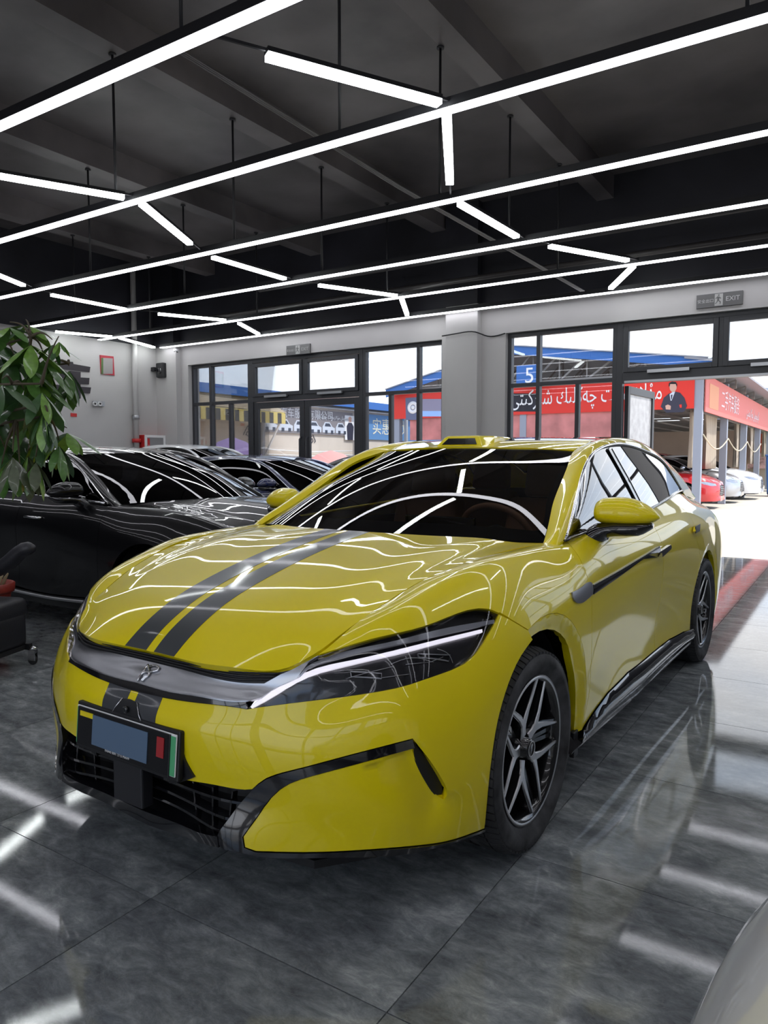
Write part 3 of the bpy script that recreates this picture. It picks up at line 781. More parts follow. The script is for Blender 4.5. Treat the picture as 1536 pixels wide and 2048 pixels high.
Pn_C = [(.838,1.415,.985),(.826,1.500,1.045),(.805,1.600,1.096),(.764,1.782,1.190),(.731,1.965,1.283),(.699,2.135,1.366),(.663,2.345,1.434),(.664,2.58,1.470),(.660,2.92,1.488),(.656,3.3,1.478),(.655,3.75,1.415),(.67,4.2,1.300),(.68,4.58,1.175),(.69,4.82,1.07)]
Pn_O = [(.862,1.450,.985),(.852,1.545,1.034),(.838,1.625,1.077),(.807,1.770,1.161),(.774,1.930,1.255),(.742,2.115,1.350),(.716,2.345,1.414),(.715,2.58,1.446),(.717,2.92,1.448),(.722,3.3,1.412),(.735,3.70,1.330),(.772,4.03,1.140),(.752,4.32,1.090),(.722,4.66,1.055)]
PS = Surf([[a, c, o] for a, c, o in zip(Pn_I, Pn_C, Pn_O)], YF, mirror=False)
_t = PS.nrm(np.array([[PS.umax * .5, PS.vmax * .5]]))[0]; PS.sgn = 1.0 if _t[2] > 0 else -1.0
Gn = []
for a, b in zip([(.864,1.50,1.030),(.862,1.78,1.044),(.866,2.1,1.056),(.867,2.6,1.077),(.856,3.05,1.103),(.835,3.4,1.128),(.805,3.7,1.145),(.775,4.0,1.150)],
                [(.855,1.52,1.030),(.806,1.78,1.160),(.744,2.1,1.344),(.715,2.6,1.448),(.718,3.05,1.442),(.724,3.4,1.398),(.735,3.7,1.332),(.765,4.0,1.165)]):
    a, b = np.array(a), np.array(b); Gn.append([a, (a + b) / 2 + np.array([.004, 0, .003]), b])
GS = Surf(Gn, YF, mirror=False); _t = GS.nrm(np.array([[GS.umax * .5, GS.vmax * .5]]))[0]; GS.sgn = 1.0 if _t[0] > 0 else -1.0

def sc(*groups, n=20):
    """join smoothed pixel curves into one outline (each group is one smooth stretch)"""
    out = []
    for g in groups: c = smooth_curve(g, max(3, min(n, 3 * len(g)))) if len(g) > 2 else np.array(g, float); out += [tuple(p) for p in c]
    r = [out[0]]
    for p in out[1:]:
        if abs(p[0] - r[-1][0]) + abs(p[1] - r[-1][1]) > 0.4: r.append(p)
    return r
def P_(a, b): return np.concatenate([np.atleast_2d(a), np.atleast_2d(b)])

# shared outlines in (u,v) of the side surface B
bumptop = B.pick(sc(px('a', (960, 945), (1200, 995), (1400, 1030)) + px('c', (0, 596), (40, 603))))
hl_low = B.pick(sc(px('c', (40, 600), (200, 580), (400, 555), (600, 530), (800, 500), (950, 468), (1100, 418), (1230, 372), (1330, 318), (1400, 235), (1455, 140), (1500, 52))))
hl_top = B.pick(sc(px('c', (1500, 48), (1480, 38), (1100, 115), (800, 190), (620, 240), (450, 290)), px('c', (450, 290), (400, 330), (330, 425)), px('c', (330, 425), (200, 482), (120, 535), (40, 600))))
seam = B.pick(px('e', (215, 140), (380, 240), (530, 330), (580, 437)))
arch_f = B.pick(sc(px('e', (580, 437), (450, 620), (300, 960), (215, 1250), (160, 1530)) + px('f', (95, 750), (60, 1130))))
arch_r = B.pick(sc(px('e', (580, 437), (690, 348), (810, 318), (900, 345), (985, 430), (1050, 630), (1090, 850), (1102, 1050), (1098, 1250), (1078, 1480))))
out_f = B.pick(sc(px('e', (530, 330), (380, 560), (250, 820), (150, 1150), (80, 1480)) + px('f', (30, 700), (8, 1172))))
out_r = B.pick(sc(px('e', (530, 330), (680, 190), (830, 145), (950, 185), (1050, 310), (1120, 480), (1160, 750), (1168, 1000), (1152, 1230), (1118, 1425))))
lipmid = B.pick(sc([(969, 1657)] + px('d', (1400, 785), (1100, 818), (800, 838), (480, 845), (250, 838))))
pan_in = B.pick(sc(px('d', (250, 838), (190, 820), (168, 785), (220, 680), (290, 580), (360, 490), (430, 435), (600, 372), (850, 305), (1225, 203))))
slit_l = B.pick(sc(px('d', (1225, 203), (1260, 290), (1300, 375), (1345, 450), (1390, 508), (1424, 531))))
slit_r = B.pick(sc(px('d', (1424, 531), (1427, 480), (1395, 400), (1310, 270), (1212, 148))))
bl_top = B.pick(sc(px('d', (1212, 148), (1000, 203), (800, 255), (480, 340), (380, 366), (300, 400), (230, 458))))
gr_top = B.pick(sc(px('d', (230, 465), (120, 455), (0, 432)) + [(340, 1554), (300, 1540)]))
def tz(*q): return B.pick(q, 'front')
c_low = tz((0.0, .405))[0]; c_low[0] = 0
bt0 = bumptop[0].copy(); bt0[0] = 0
bumper = np.concatenate([[bt0], bumptop[1:], hl_low[1:], seam[1:], arch_f[1:], lipmid, pan_in[1:], slit_l[1:], slit_r[1:], bl_top[1:], gr_top[1:-1], tz((.2, .415)), [c_low]])

# recess of the lower panel behind the air slit
sT, sB_ = slit_l[0], slit_l[-1]
sd = (sB_ - sT); sL = np.hypot(*sd); sd = sd / sL; sn = np.array([sd[1], -sd[0]])
if (B.pick(px('d', (900, 420)))[0] - sT) @ sn < 0: sn = -sn
bar_n = bl_top[0]
def bump_disp(uv):
    q = uv - sT; x = q @ sn; y = (q @ sd) / sL
    w = 0.006 + np.maximum(y - 0.95, 0) * 0.11
    sg = 1 / (1 + np.exp(-np.clip(x / w, -40, 40)))
    f = np.exp(-(np.maximum(x, 0) / 0.12) ** 2) * sg
    f = f * np.where(y > 0.85, np.exp(-((y - 0.85) / 0.38) ** 2), 1) * (y > -0.25)
    top = (uv[:, 1] > 1e9)
    return -0.034 * f * inside_low(uv)
_pl = B.pick(px('d', (1225, 203), (430, 435)))
def inside_low(uv):
    a, b = _pl; d = b - a; s_ = (uv[:, 0] - a[0]) * d[1] - (uv[:, 1] - a[1]) * d[0]
    r = B.pick(px('d', (800, 600)))[0] if not hasattr(inside_low, 'r') else inside_low.r
    inside_low.r = r
    sr = (r[0] - a[0]) * d[1] - (r[1] - a[1]) * d[0]
    q = np.clip((s_ * np.sign(sr) / np.hypot(*d) + .016) / .022, 0, 1)
    return q * q * (3 - 2 * q)
# plate hollow and camera notch are parts laid over the bumper

front_bumper = panel(B, bumper, 'front_bumper', YEL, car, step=0.02, grid=0.02, disp=bump_disp, thick=0.03, centre=True)

# black blade with lip, mirrored pair joined into one front trim
bl_bot = B.pick(sc([(969, 1663), (917, 1681), (799, 1709)] + [(700, 1714), (594, 1716), (502, 1710), (470, 1702)], [(470, 1702)] + px('d', (60, 822), (22, 785), (18, 745), (60, 672), (150, 550), (225, 462))))
blade = np.concatenate([bl_bot, bl_top[::-1][1:], slit_r[-1:], slit_l[:1], pan_in[::-1][1:], lipmid[::-1][1:]])
panel(B, blade, 'front_blade_trim', BLK, car, step=0.02, grid=0.03, thick=0.05, mirror='pair', gap=0.0008, lift=0.004)
slit = np.concatenate([slit_l, slit_r[1:]])
panel(B, slit, 'air_slit', MBLK, car, thick=0, mirror='pair', lift=-0.028, gap=-0.004)

# lower grille: dark bed, slats, dividers, lip
lipc = [tz((t, z))[0] for t, z in ((0, .182), (.1, .19), (.2, .207), (.3, .222), (.39, .245))]
lipt = [tz((t, z))[0] for t, z in ((0, .235), (.1, .24), (.2, .25), (.3, .262), (.385, .275))]
bi = B.pick(px('d', (22, 745), (60, 672), (150, 550), (225, 462)))
lo = np.array([p for p in lipt]); lo[0, 0] = 0
gbed = np.concatenate([lo, bi, gr_top[1:-1], tz((.2, .415)), [c_low]])
panel(B, gbed, 'grille_bed', MBLK, car, thick=0, centre=True, lift=-0.075, gap=-0.03, grid=0.05)
lc = np.array(lipc); lc[0, 0] = 0
lipf = np.concatenate([lc, lo[::-1]])
panel(B, lipf, 'front_lip', BLK, car, thick=0.08, centre=True, gap=0, lift=0.006, step=0.02, grid=0.02)
for z, tmax in ((.285, .40), (.328, .425), (.371, .44)):
    tt = np.linspace(-tmax, tmax, 25); uv = tz(*[(abs(t), z) for t in tt]); q = B.ev(uv); nn = B.nrm(uv)
    q = q - nn * 0.030; q[:, 0] = np.sign(tt) * np.abs(q[:, 0])
    mb = MB()
    for k in range(len(q) - 1):
        mb.bar(q[k], q[k + 1], 0.035, 0.008, up=(0, 0, 1))
    mb.build('grille_slat', BLK, car)
for t in (-.36, -.25, .25, .33, .40):
    uv = tz(*[(abs(t), z) for z in (.26, .32, .39)]); q = B.ev(uv) - B.nrm(uv) * 0.035; q[:, 0] = np.sign(t) * np.abs(q[:, 0])
    mb = MB(); mb.bar(q[0], q[1], 0.006, 0.02, up=(0, 1, 0)); mb.bar(q[1], q[2], 0.006, 0.02, up=(0, 1, 0)); mb.build('grille_divider', BLK, car)

# black trim line under the silver band, silver band, louvred gap under the bonnet
tr_lo = B.pick(sc(px('a', (960, 855), (1300, 950), (1536, 985)) + px('c', (0, 562), (38, 560))))
tb0 = tr_lo[0].copy(); tb0[0] = 0
trim = np.concatenate([[tb0], tr_lo[1:], bumptop[::-1][:-1], [bt0]])
panel(B, trim, 'grille_trim', BLK, car, centre=True, gap=0.0004, lift=0.004, step=0.015, grid=0.02)
band_up = B.pick(sc(px('a', (1000, 600), (1200, 655), (1536, 758)) + px('c', (0, 448), (60, 452), (130, 455))))
bu0 = band_up[0].copy(); bu0[0] = 0
band_edge = np.concatenate([[bu0], band_up[1:]])
hl_in = B.pick(px('c', (130, 455), (230, 400), (330, 340), (425, 300), (455, 292), (400, 330), (330, 425), (200, 482), (120, 535), (42, 560)))
band = np.concatenate([[tb0], tr_lo[1:-1], hl_in[::-1][:-1], band_edge[::-1]])
def band_disp(uv):
    u = uv[:, 0]; lo_ = np.interp(u, tr_lo[:, 0], tr_lo[:, 1]); hi_ = np.interp(u, band_edge[:, 0], band_edge[:, 1])
    w = np.clip((uv[:, 1] - lo_) / np.maximum(hi_ - lo_, 1e-3), 0, 1.3)
    k = np.clip((band_edge[-1, 0] + 0.10 - u) / 0.12, 0, 1)
    return -0.020 * np.sin(np.minimum(w, 1) * math.pi / 2) ** 1.5 * k
panel(B, band, 'silver_front_band', SILV, car, centre=True, gap=0.0005, disp=band_disp, step=0.015, grid=0.015)
hf = [(0,.122,.742),(.13,.116,.743),(.26,.108,.746),(.39,.137,.745),(.50,.198,.746),(.58,.262,.786)]
hood_edge_uv = np.array([B.pick([(a[0], a[2] - .004)], 'front')[0] for a in hf[:-1]]); hood_edge_uv[0, 0] = 0
gapn = np.concatenate([band_edge, hl_in[1:5], B.pick(px('c', (440, 292), (340, 345), (260, 373))), hood_edge_uv[::-1][1:]])
panel(B, gapn, 'louvre_bed', MBLK, car, centre=True, gap=-0.004, lift=-0.026, thick=0)
for f_ in (0.25, 0.55, 0.85):
    q = []
    for a in hf[:-1]:
        uvh = B.pick([(a[0], a[2])], 'front')[0]; vb = np.interp(uvh[0], band_edge[:, 0], band_edge[:, 1])
        q.append((uvh[0], vb + (uvh[1] - vb) * f_))
    q = np.array(q); P3 = B.ev(q) - B.nrm(q) * (0.020 - 0.004 * f_)
    P3 = smooth_curve(P3, 24); P3 = np.concatenate([(P3 * [-1, 1, 1])[::-1][:-1], P3])
    MB().tube([tuple(p) for p in P3], 0.0035, 6).build('louvre', MBLK, car)

# headlamps
hl = np.concatenate([hl_low, hl_top[1:-1]])
panel(B, hl, 'headlamp_bed', mat('headlamp_inner_black', (0.008, 0.008, 0.010), 0.25, coat=0.5), car, mirror='pair', lift=-0.034, thick=0, gap=-0.006)
hla, hlb = panel(B, hl, 'headlamp_lens', LENS, car, mirror='pair', lift=-0.003, thick=0.03, gap=0.0015)
DRL = mat('daytime_light_white', (0.8, 0.8, 0.8), 0.25, emit=(0.93, 0.88, 1.0), estr=0.60, coat=0.6)
drl = B.pick(sc(px('c', (52, 590), (55, 572), (130, 520), (260, 455), (400, 378), (470, 352), (620, 318), (850, 268), (1150, 195), (1415, 133)), px('c', (1418, 152), (1150, 220), (850, 293), (650, 338), (500, 378), (430, 402), (330, 450), (230, 505), (130, 562), (60, 598))))
panel(B, drl, 'daytime_running_light', DRL, car, mirror='pair', lift=-0.011, thick=0.012, gap=0, step=0.012, grid=0.02)
sil = B.pick(sc(px('c', (335, 425), (400, 340), (440, 322), (620, 262), (850, 215), (1150, 140), (1480, 82)), px('c', (1478, 104), (1150, 176), (850, 240), (620, 292), (470, 333), (400, 362), (350, 415))))
panel(B, sil, 'headlamp_silver_blade', SILV, car, mirror='pair', lift=-0.005, thick=0.012, gap=0, step=0.012, grid=0.02)
edge_m = mat('lamp_pale_edge', (0.5, 0.5, 0.52), 0.2, metal=0.7)
for nm, qs in (('lamp_module', [(635, 372), (825, 382), (822, 418), (640, 412)]), ('lamp_module', [(1055, 262), (1250, 272), (1240, 315), (1150, 300), (1060, 290)])):
    uv = B.pick(px('c', *qs))
    panel(B, uv, nm, edge_m, car, mirror='pair', lift=-0.028, thick=0.006, gap=0, step=0.02)
    panel(B, uv, nm + '_glass', BLK, car, mirror='pair', lift=-0.026, thick=0.004, gap=0.003, step=0.02)
for qs in ([(610, 422), (700, 395), (895, 343)], [(820, 412), (1000, 388)], [(975, 330), (1130, 318)], [(1130, 318), (1205, 288)], [(880, 330), (1020, 290), (1150, 320)], [(1170, 240), (1235, 270), (1262, 325)]):
    uv = B.pick(sc(px('c', *qs))); q = B.ev(uv) - B.nrm(uv) * 0.026
    for sg in (1, -1): MB().tube([(p[0] * sg, p[1], p[2]) for p in q], 0.0011, 5).build('lamp_line', edge_m, car)

# bonnet with stripes
shut = [(.592,.330,.822),(.607,.393,.850),(.637,.512,.900),(.670,.684,.954),(.702,.850,.986),(.728,1.035,1.006),(.768,1.36,1.021)]
um, vm = H.umax, H.vmax
hood_uv = np.array([(0, 0), (um, 0), (um, vm), (0, vm)], float)
def round_uv(poly, r):  # soften the front outer corner
    return poly
panel(H, [(0, 0), (um - .085, 0), (um - .05, .004), (um - .02, .02), (um - .004, .05), (um, .09), (um, vm), (0, vm)], 'bonnet', YEL, car, centre=True, step=0.025, grid=0.03, thick=0.022, gap=0.0022)
def hood_strip(t0, t1, v0, v1):
    a = H.pick([(t0, s_) for s_ in np.linspace(0.13, 1.16, 16)], 'top'); b = H.pick([(t1, s_) for s_ in np.linspace(0.13, 1.17, 16)], 'top')
    a[0, 1] = b[0, 1] = 0.003; a[-1, 1] = b[-1, 1] = vm - 0.003
    return np.concatenate([a, b[::-1]])
panel(H, hood_strip(.019, .122, 0, 0), 'racing_stripe', STRP, car, mirror='pair', gap=0, lift=0.0012, thick=0.001, step=0.02, grid=0.03)
st = np.concatenate([B.pick([(.019, z) for z in np.linspace(.637, .545, 6)], 'front'), B.pick([(.132, z) for z in np.linspace(.545, .639, 6)], 'front')])
panel(B, st, 'bumper_stripe', STRP, car, mirror='pair', gap=0, lift=0.0014, thick=0.001, step=0.015, grid=0.02)

# wings (fenders)
top_edge = np.array([(B.U[3 + i], B.vmax) for i in range(4, 11)])
wing_top = [(B.U[3 + 3] + .035, B.vmax)]
hl_t2 = B.pick(sc(px('c', (1500, 48), (1480, 38), (1100, 115), (800, 190), (620, 240), (450, 290))))
doorA = B.pick(sc(px('g', (170, 258), (290, 400), (340, 510), (380, 610), (405, 720), (410, 850), (412, 1000), (410, 1200), (402, 1395)) + px('e', (1200, 1000), (1165, 1200), (1132, 1395))))
uA = doorA[0, 0]
te = [(u, B.vmax) for u in np.linspace(hl_t2[-1, 0] + .01, uA, 16)]
wing = np.concatenate([hl_t2, te, doorA, arch_r[::-1][:-1], seam[::-1]])
lipband_r = np.concatenate([out_r, arch_r[::-1]]); lipband_f = np.concatenate([out_f, arch_f[::-1], ])
wing_in = np.concatenate([hl_t2, te, doorA, out_r[::-1][:-1], seam[:3][::-1]])
panel(B, wing_in, 'front_wing', YEL, car, mirror='pair', step=0.025, grid=0.03, thick=0.02, gap=0.0014)
def radial_d(o_, i_, c, depth):
    def pol(uv):
        P = B.ev(uv); d = P[:, 1:] - np.array(c); return np.mod(np.arctan2(d[:, 1], d[:, 0]) + math.pi / 2, 2 * math.pi), np.hypot(d[:, 0], d[:, 1])
    ao, ro = pol(dense_open(o_, .01)); ai, ri = pol(dense_open(i_, .01)); ko, ki = np.argsort(ao), np.argsort(ai)
    sm = lambda r: np.convolve(np.pad(r, 3, 'edge'), np.ones(7) / 7, 'valid')
    ao, ro, ai, ri = ao[ko], sm(ro[ko]), ai[ki], sm(ri[ki])
    def f(uv):
        a, r = pol(uv); R1, R0 = np.interp(a, ao, ro), np.interp(a, ai, ri)
        return -depth * np.clip((R1 - r) / np.maximum(R1 - R0, .005), 0, 1)
    return f
def band_d(o_, i_, depth):
    def f(uv):
        do = np.sqrt(((uv[:, None] - o_[None]) ** 2).sum(-1)).min(1); di = np.sqrt(((uv[:, None] - i_[None]) ** 2).sum(-1)).min(1)
        return -depth * do / np.maximum(do + di, 1e-6)
    return f
oD, iD = densify(out_r, 0.008)[:-1], densify(arch_r, 0.008)
def dense_open(p, st=0.006):
    r = []
    for a, b in zip(p[:-1], p[1:]):
        k = max(1, int(np.hypot(*(b - a)) / st)); r += [a + (b - a) * j / k for j in range(k)]
    return np.array(r + [p[-1]])
panel(B, lipband_r, 'wheel_arch_lip', YEL, car, mirror='pair', step=0.02, grid=0.025, thick=0.03, gap=0.0, disp=radial_d(out_r, arch_r, (.985, .35), 0.020))

# doors and rear quarter
doorB = B.pick(sc(px('l', (868, 1000), (940, 1170)) + px('g', (1040, 430), (1032, 600), (1010, 790)))); 
uB = doorB[0, 0]
sill_top = B.pick([(1.50, .262), (1.62, .30), (1.8, .335), (2.1, .355), (2.5, .352), (2.9, .35), (3.25, .325), (3.50, .298)], 'side')
def seg(poly, a, b): return poly[(poly[:, 0] > a) & (poly[:, 0] < b)]
dB_top = np.array([uB - .01, B.vmax]); dB_bot = B.pick([(2.60, .352)], 'side')[0]
lineB = np.concatenate([[dB_top], doorB, B.pick([(2.60, .52)], 'side'), [dB_bot]])
def edge(u0, u1, n=14): return [(u, B.vmax) for u in np.linspace(u0, u1, n)]
fdoor = np.concatenate([[(uA, B.vmax)], edge(uA, dB_top[0]), lineB[1:], seg(sill_top, doorA[-1, 0] + .01, dB_bot[0] - .01)[::-1], doorA[::-1]])
panel(B, fdoor, 'front_door', YEL, car, mirror='pair', step=0.025, grid=0.03, thick=0.02)
RC, RR = (3.885, .352), .405
rear_cut = B.pick([(3.35, 1.12), (3.43, .98), (3.46, .86)] + [(RC[0] + (RR + .075) * math.cos(a), RC[1] + (RR + .075) * math.sin(a)) for a in np.radians([128, 140, 152, 164, 176, 186])], 'side')
uR = rear_cut[0, 0]
rdoor = np.concatenate([edge(dB_top[0], uR), rear_cut, seg(sill_top, dB_bot[0] + .01, rear_cut[-1, 0] - .01)[::-1], lineB[::-1][:-1]])
panel(B, rdoor, 'rear_door', YEL, car, mirror='pair', step=0.025, grid=0.03, thick=0.02)
ra_o = B.pick([(RC[0] + (RR + .055) * math.cos(a), RC[1] + (RR + .055) * math.sin(a)) for a in np.radians(np.linspace(190, -12, 26))], 'side')
ra_i = B.pick([(RC[0] + RR * math.cos(a), RC[1] + RR * math.sin(a)) for a in np.radians(np.linspace(193, -14, 26))], 'side')
um2 = B.umax
quarter = np.concatenate([edge(uR, um2), [(um2, 0.0)], [(ra_o[-1, 0], 0.0)], ra_o[::-1], rear_cut[::-1][:-1]])
keepc = lambda p: np.abs(p[:, 0] - um2) < 2e-3
panel(B, quarter, 'rear_quarter_panel', YEL, car, mirror='pair', step=0.03, grid=0.04, thick=0.02, gap=0.0005)
panel(B, np.concatenate([ra_o, ra_i[::-1]]), 'rear_arch_lip', YEL, car, mirror='pair', step=0.02, grid=0.03, thick=0.03, gap=0, disp=radial_d(ra_o, ra_i, RC, 0.012))
# black side skirt
sk_bot = [(u, 0.0) for u in np.linspace(B.pick([(1.38, .2)], 'side')[0, 0], ra_i[0, 0] - .005, 18)]
sk_front = B.pick([(1.455, .25)], 'side')
skirt = np.concatenate([sk_front, sill_top, B.pick([(3.47, .25)], 'side'), np.array(sk_bot)[::-1]])
def skd(uv):
    v1 = np.interp(uv[:, 0], sill_top[:, 0], sill_top[:, 1]); w = np.clip(uv[:, 1] / np.maximum(v1, .02), 0, 1)
    return 0.004 + 0.018 * np.sin(w * math.pi) ** 1.0 - 0.008 * np.sin(w * math.pi * 2)
panel(B, skirt, 'side_skirt', BLK, car, mirror='pair', step=0.025, grid=0.025, thick=0.05, disp=skd)

# long silver and black moulding on wing and door with the pop-out handle at its end
mA = B.pick(sc(px('g', (228, 722), (300, 685), (398, 635), (410, 660), (411, 742)), px('g', (411, 742), (380, 770), (290, 821), (250, 800), (236, 770), (228, 722))))
panel(B, mA, 'wing_moulding', mat('smoked_metal', (0.30, 0.30, 0.32), 0.30, metal=0.8), car, mirror='pair', lift=0.006, thick=0.014, gap=0.001, step=0.012, grid=0.02)
mB_ = B.pick(px('g', (414, 656), (700, 495), (860, 400), (990, 318), (1000, 345), (965, 375), (900, 395), (700, 520), (416, 690)))
panel(B, mB_, 'door_moulding_upper', mat('dark_satin_metal', (0.10, 0.10, 0.11), 0.25, metal=1.0), car, mirror='pair', lift=0.010, thick=0.014, gap=0.0008, step=0.015, grid=0.03)
mC = B.pick(px('g', (416, 690), (700, 520), (900, 395), (975, 415), (850, 432), (620, 600), (413, 742)))
panel(B, mC, 'door_moulding_lower', BLK, car, mirror='pair', lift=0.009, thick=0.012, gap=0.0005, step=0.015, grid=0.03)
hA = B.pick(px('g', (945, 378), (1000, 345), (1055, 310), (1062, 326), (1058, 345), (978, 414), (975, 380)))
for s_ in panel(B, hA, 'door_handle', M['chrome'], car, mirror='pair', lift=0.030, thick=0.022, gap=0, step=0.015, grid=0.03): pass
hB = B.pick(px('g', (1295, 150), (1340, 125), (1400, 120), (1412, 150), (1400, 160), (1345, 190), (1300, 205), (1288, 190)))
panel(B, hB, 'door_handle', YEL, car, mirror='pair', lift=0.022, thick=0.016, gap=0, step=0.015, grid=0.03)
hB2 = B.pick(px('g', (1290, 150), (1330, 130), (1325, 190), (1290, 208)))
panel(B, hB2, 'handle_recess', MBLK, car, mirror='pair', lift=0.0235, thick=0.005, gap=0, step=0.015, grid=0.03)

# windscreen: black border band and glass, both with real glass gloss
wu, wv = W.umax, W.vmax
inner = W.pick(sc(px('j', (940, 762), (960, 740), (1000, 560), (1060, 420), (1110, 300)), px('j', (1110, 300), (1085, 225), (1000, 200), (600, 180), (320, 178))))
i0 = W.pick(px('j', (300, 735)))[0]
inn_r = W.pick(px('j', (340, 720), (700, 745), (905, 765)))
wi = np.concatenate([[(0, inn_r[0, 1])], inn_r, inner, [(0, inner[-1, 1])]])
panel(W, [(0, 0), (wu, 0), (wu, wv), (0, wv)], 'windscreen', WSGL, car, centre=True, step=0.03, grid=0.05, thick=0.0, gap=0.002, lift=-0.003)
fr_poly = np.concatenate([[(0, 0)], [(wu, 0), (wu, wv), (0, wv)], wi[::-1]])
panel(W, fr_poly, 'windscreen_border', mat('ceramic_black_border', (0.004, 0.004, 0.005), 0.3), car, centre=True, step=0.03, grid=0.05, thick=0.0, gap=0.0, lift=-0.006)
wip = W.pick(px('j', (330, 795), (650, 820), (940, 838)))
# roof: yellow front header, dark glass panel, yellow rails
ru, rv = RF.umax, RF.vmax
hdr = RF.pick(sc(px('j', (480, 100), (580, 85), (800, 97), (960, 95), (1080, 78), (1180, 66)))); 
v_in = 0.20
panel(RF, [(0, 0), (ru, 0), (ru, .36), (ru * .85, .30), (ru * .6, .245), (ru * .3, .215), (0, .205)], 'roof_header', YEL, car, centre=True, step=0.03, grid=0.05, thick=0.02, gap=0.0015)
panel(RF, [(0, .205), (ru * .3, .215), (ru * .6, .245), (ru * .85, .30), (ru, .36), (ru, 2.30), (0, 2.55)], 'glass_roof', mat('roof_glass_black', (0.006, 0.006, 0.007), 0.06, coat=1.0), car, centre=True, step=0.04, grid=0.06, thick=0.01, gap=0.003, lift=-0.003)
panel(RF, [(0, 2.55), (ru, 2.30), (ru, rv), (0, rv)], 'boot_lid', YEL, car, centre=True, step=0.04, grid=0.06, thick=0.02, gap=0.002)
pu, pv = PS.umax, PS.vmax
panel(PS, [(0, 0), (pu, 0), (pu, pv), (0, pv)], 'roof_rail', YEL, car, mirror='pair', step=0.03, grid=0.03, thick=0.015, gap=0.0012)
# side glass
dlo = GS.pick(sc(px('l', (12, 1085), (-70, 1130), (10, 920), (95, 520), (160, 335), (245, 225), (340, 165), (450, 152), (600, 178), (800, 262), (950, 380), (1050, 495), (1125, 598))) , 'cam')
gu, gv = GS.umax, GS.vmax
gpoly = np.array([(0.02, .004), (0.02, .02)] + [(u, np.interp(u, GS.U, GS.V[-1] * np.ones(len(GS.U)))) for u in np.linspace(.06, gu - .04, 24)] + [(gu - .02, .01)] + [(u, 0.0) for u in np.linspace(gu - .05, .05, 12)])
panel(GS, [(0.0, 0), (gu, 0), (gu, gv), (0.0, gv)], 'side_windows', DGL, car, mirror='pair', step=0.04, grid=0.05, thick=0, gap=0.001, lift=-0.006)
top_line = PS.ev(np.array([(u, pv) for u in np.linspace(PS.U[1], PS.U[11], 60)])); bot_line = GS.ev(np.array([(u, 0) for u in np.linspace(gu, 0, 40)]))
for sg in (1, -1):
    q = [(p[0] * sg, p[1], p[2] - .004) for p in top_line]
    MB().tube(q, 0.0085, 8).build('window_chrome', M['chrome'], car)
    MB().tube([(p[0] * sg + sg * .004, p[1], p[2]) for p in bot_line], 0.006, 6).build('belt_trim', BLK, car)
    MB().tube([(p[0] * sg - sg * .002, p[1], p[2] - .012) for p in top_line], 0.007, 6).build('window_seal', MBLK, car)
    # B pillar strips
    for ds, m_, r in ((-.02, BLK, .030), (.035, M['chrome'], .006)):
        a = GS.pick([(2.52 + ds, 1.42), (2.60 + ds, 1.25), (2.68 + ds, 1.09)], 'side'); q = GS.ev(a)
        mb = MB()
        for k in range(2): mb.bar((q[k][0] * sg, q[k][1], q[k][2]), (q[k + 1][0] * sg, q[k + 1][1], q[k + 1][2]), r, 0.008, up=(sg, 0, .4))
        mb.build('door_pillar', m_, car)

# roof sensor pod
pod = MB()
sec = [(.150, .16, 2.185, 2.66, 1.424), (.138, .165, 2.192, 2.64, 1.440), (.108, .15, 2.226, 2.58, 1.484), (.098, .14, 2.240, 2.55, 1.492), (.080, .11, 2.262, 2.50, 1.495)]
vs = []
for a, b, s0, s1, z in sec: vs += [(-a, s0, z), (a, s0, z), (b, s0 + .10, z), (b * .9, s1, z), (-b * .9, s1, z), (-b, s0 + .10, z)]
n_ = 6; fs = [(i * n_ + k, i * n_ + (k + 1) % n_, (i + 1) * n_ + (k + 1) % n_, (i + 1) * n_ + k) for i in range(len(sec) - 1) for k in range(n_)] + [tuple((len(sec) - 1) * n_ + k for k in range(n_))]
pod.add(vs, fs, False); po = pod.build('roof_sensor_pod', YEL, car, bevel=0.004, fix=True)
MB().add([(-.108, 2.191, 1.445), (.108, 2.191, 1.445), (.082, 2.219, 1.479), (-.082, 2.219, 1.479), (-.108, 2.21, 1.445), (.108, 2.21, 1.445), (.082, 2.24, 1.479), (-.082, 2.24, 1.479)],
         [(0, 1, 2, 3), (4, 7, 6, 5), (0, 4, 5, 1), (1, 5, 6, 2), (2, 6, 7, 3), (3, 7, 4, 0)]).build('sensor_window', BLK, po)

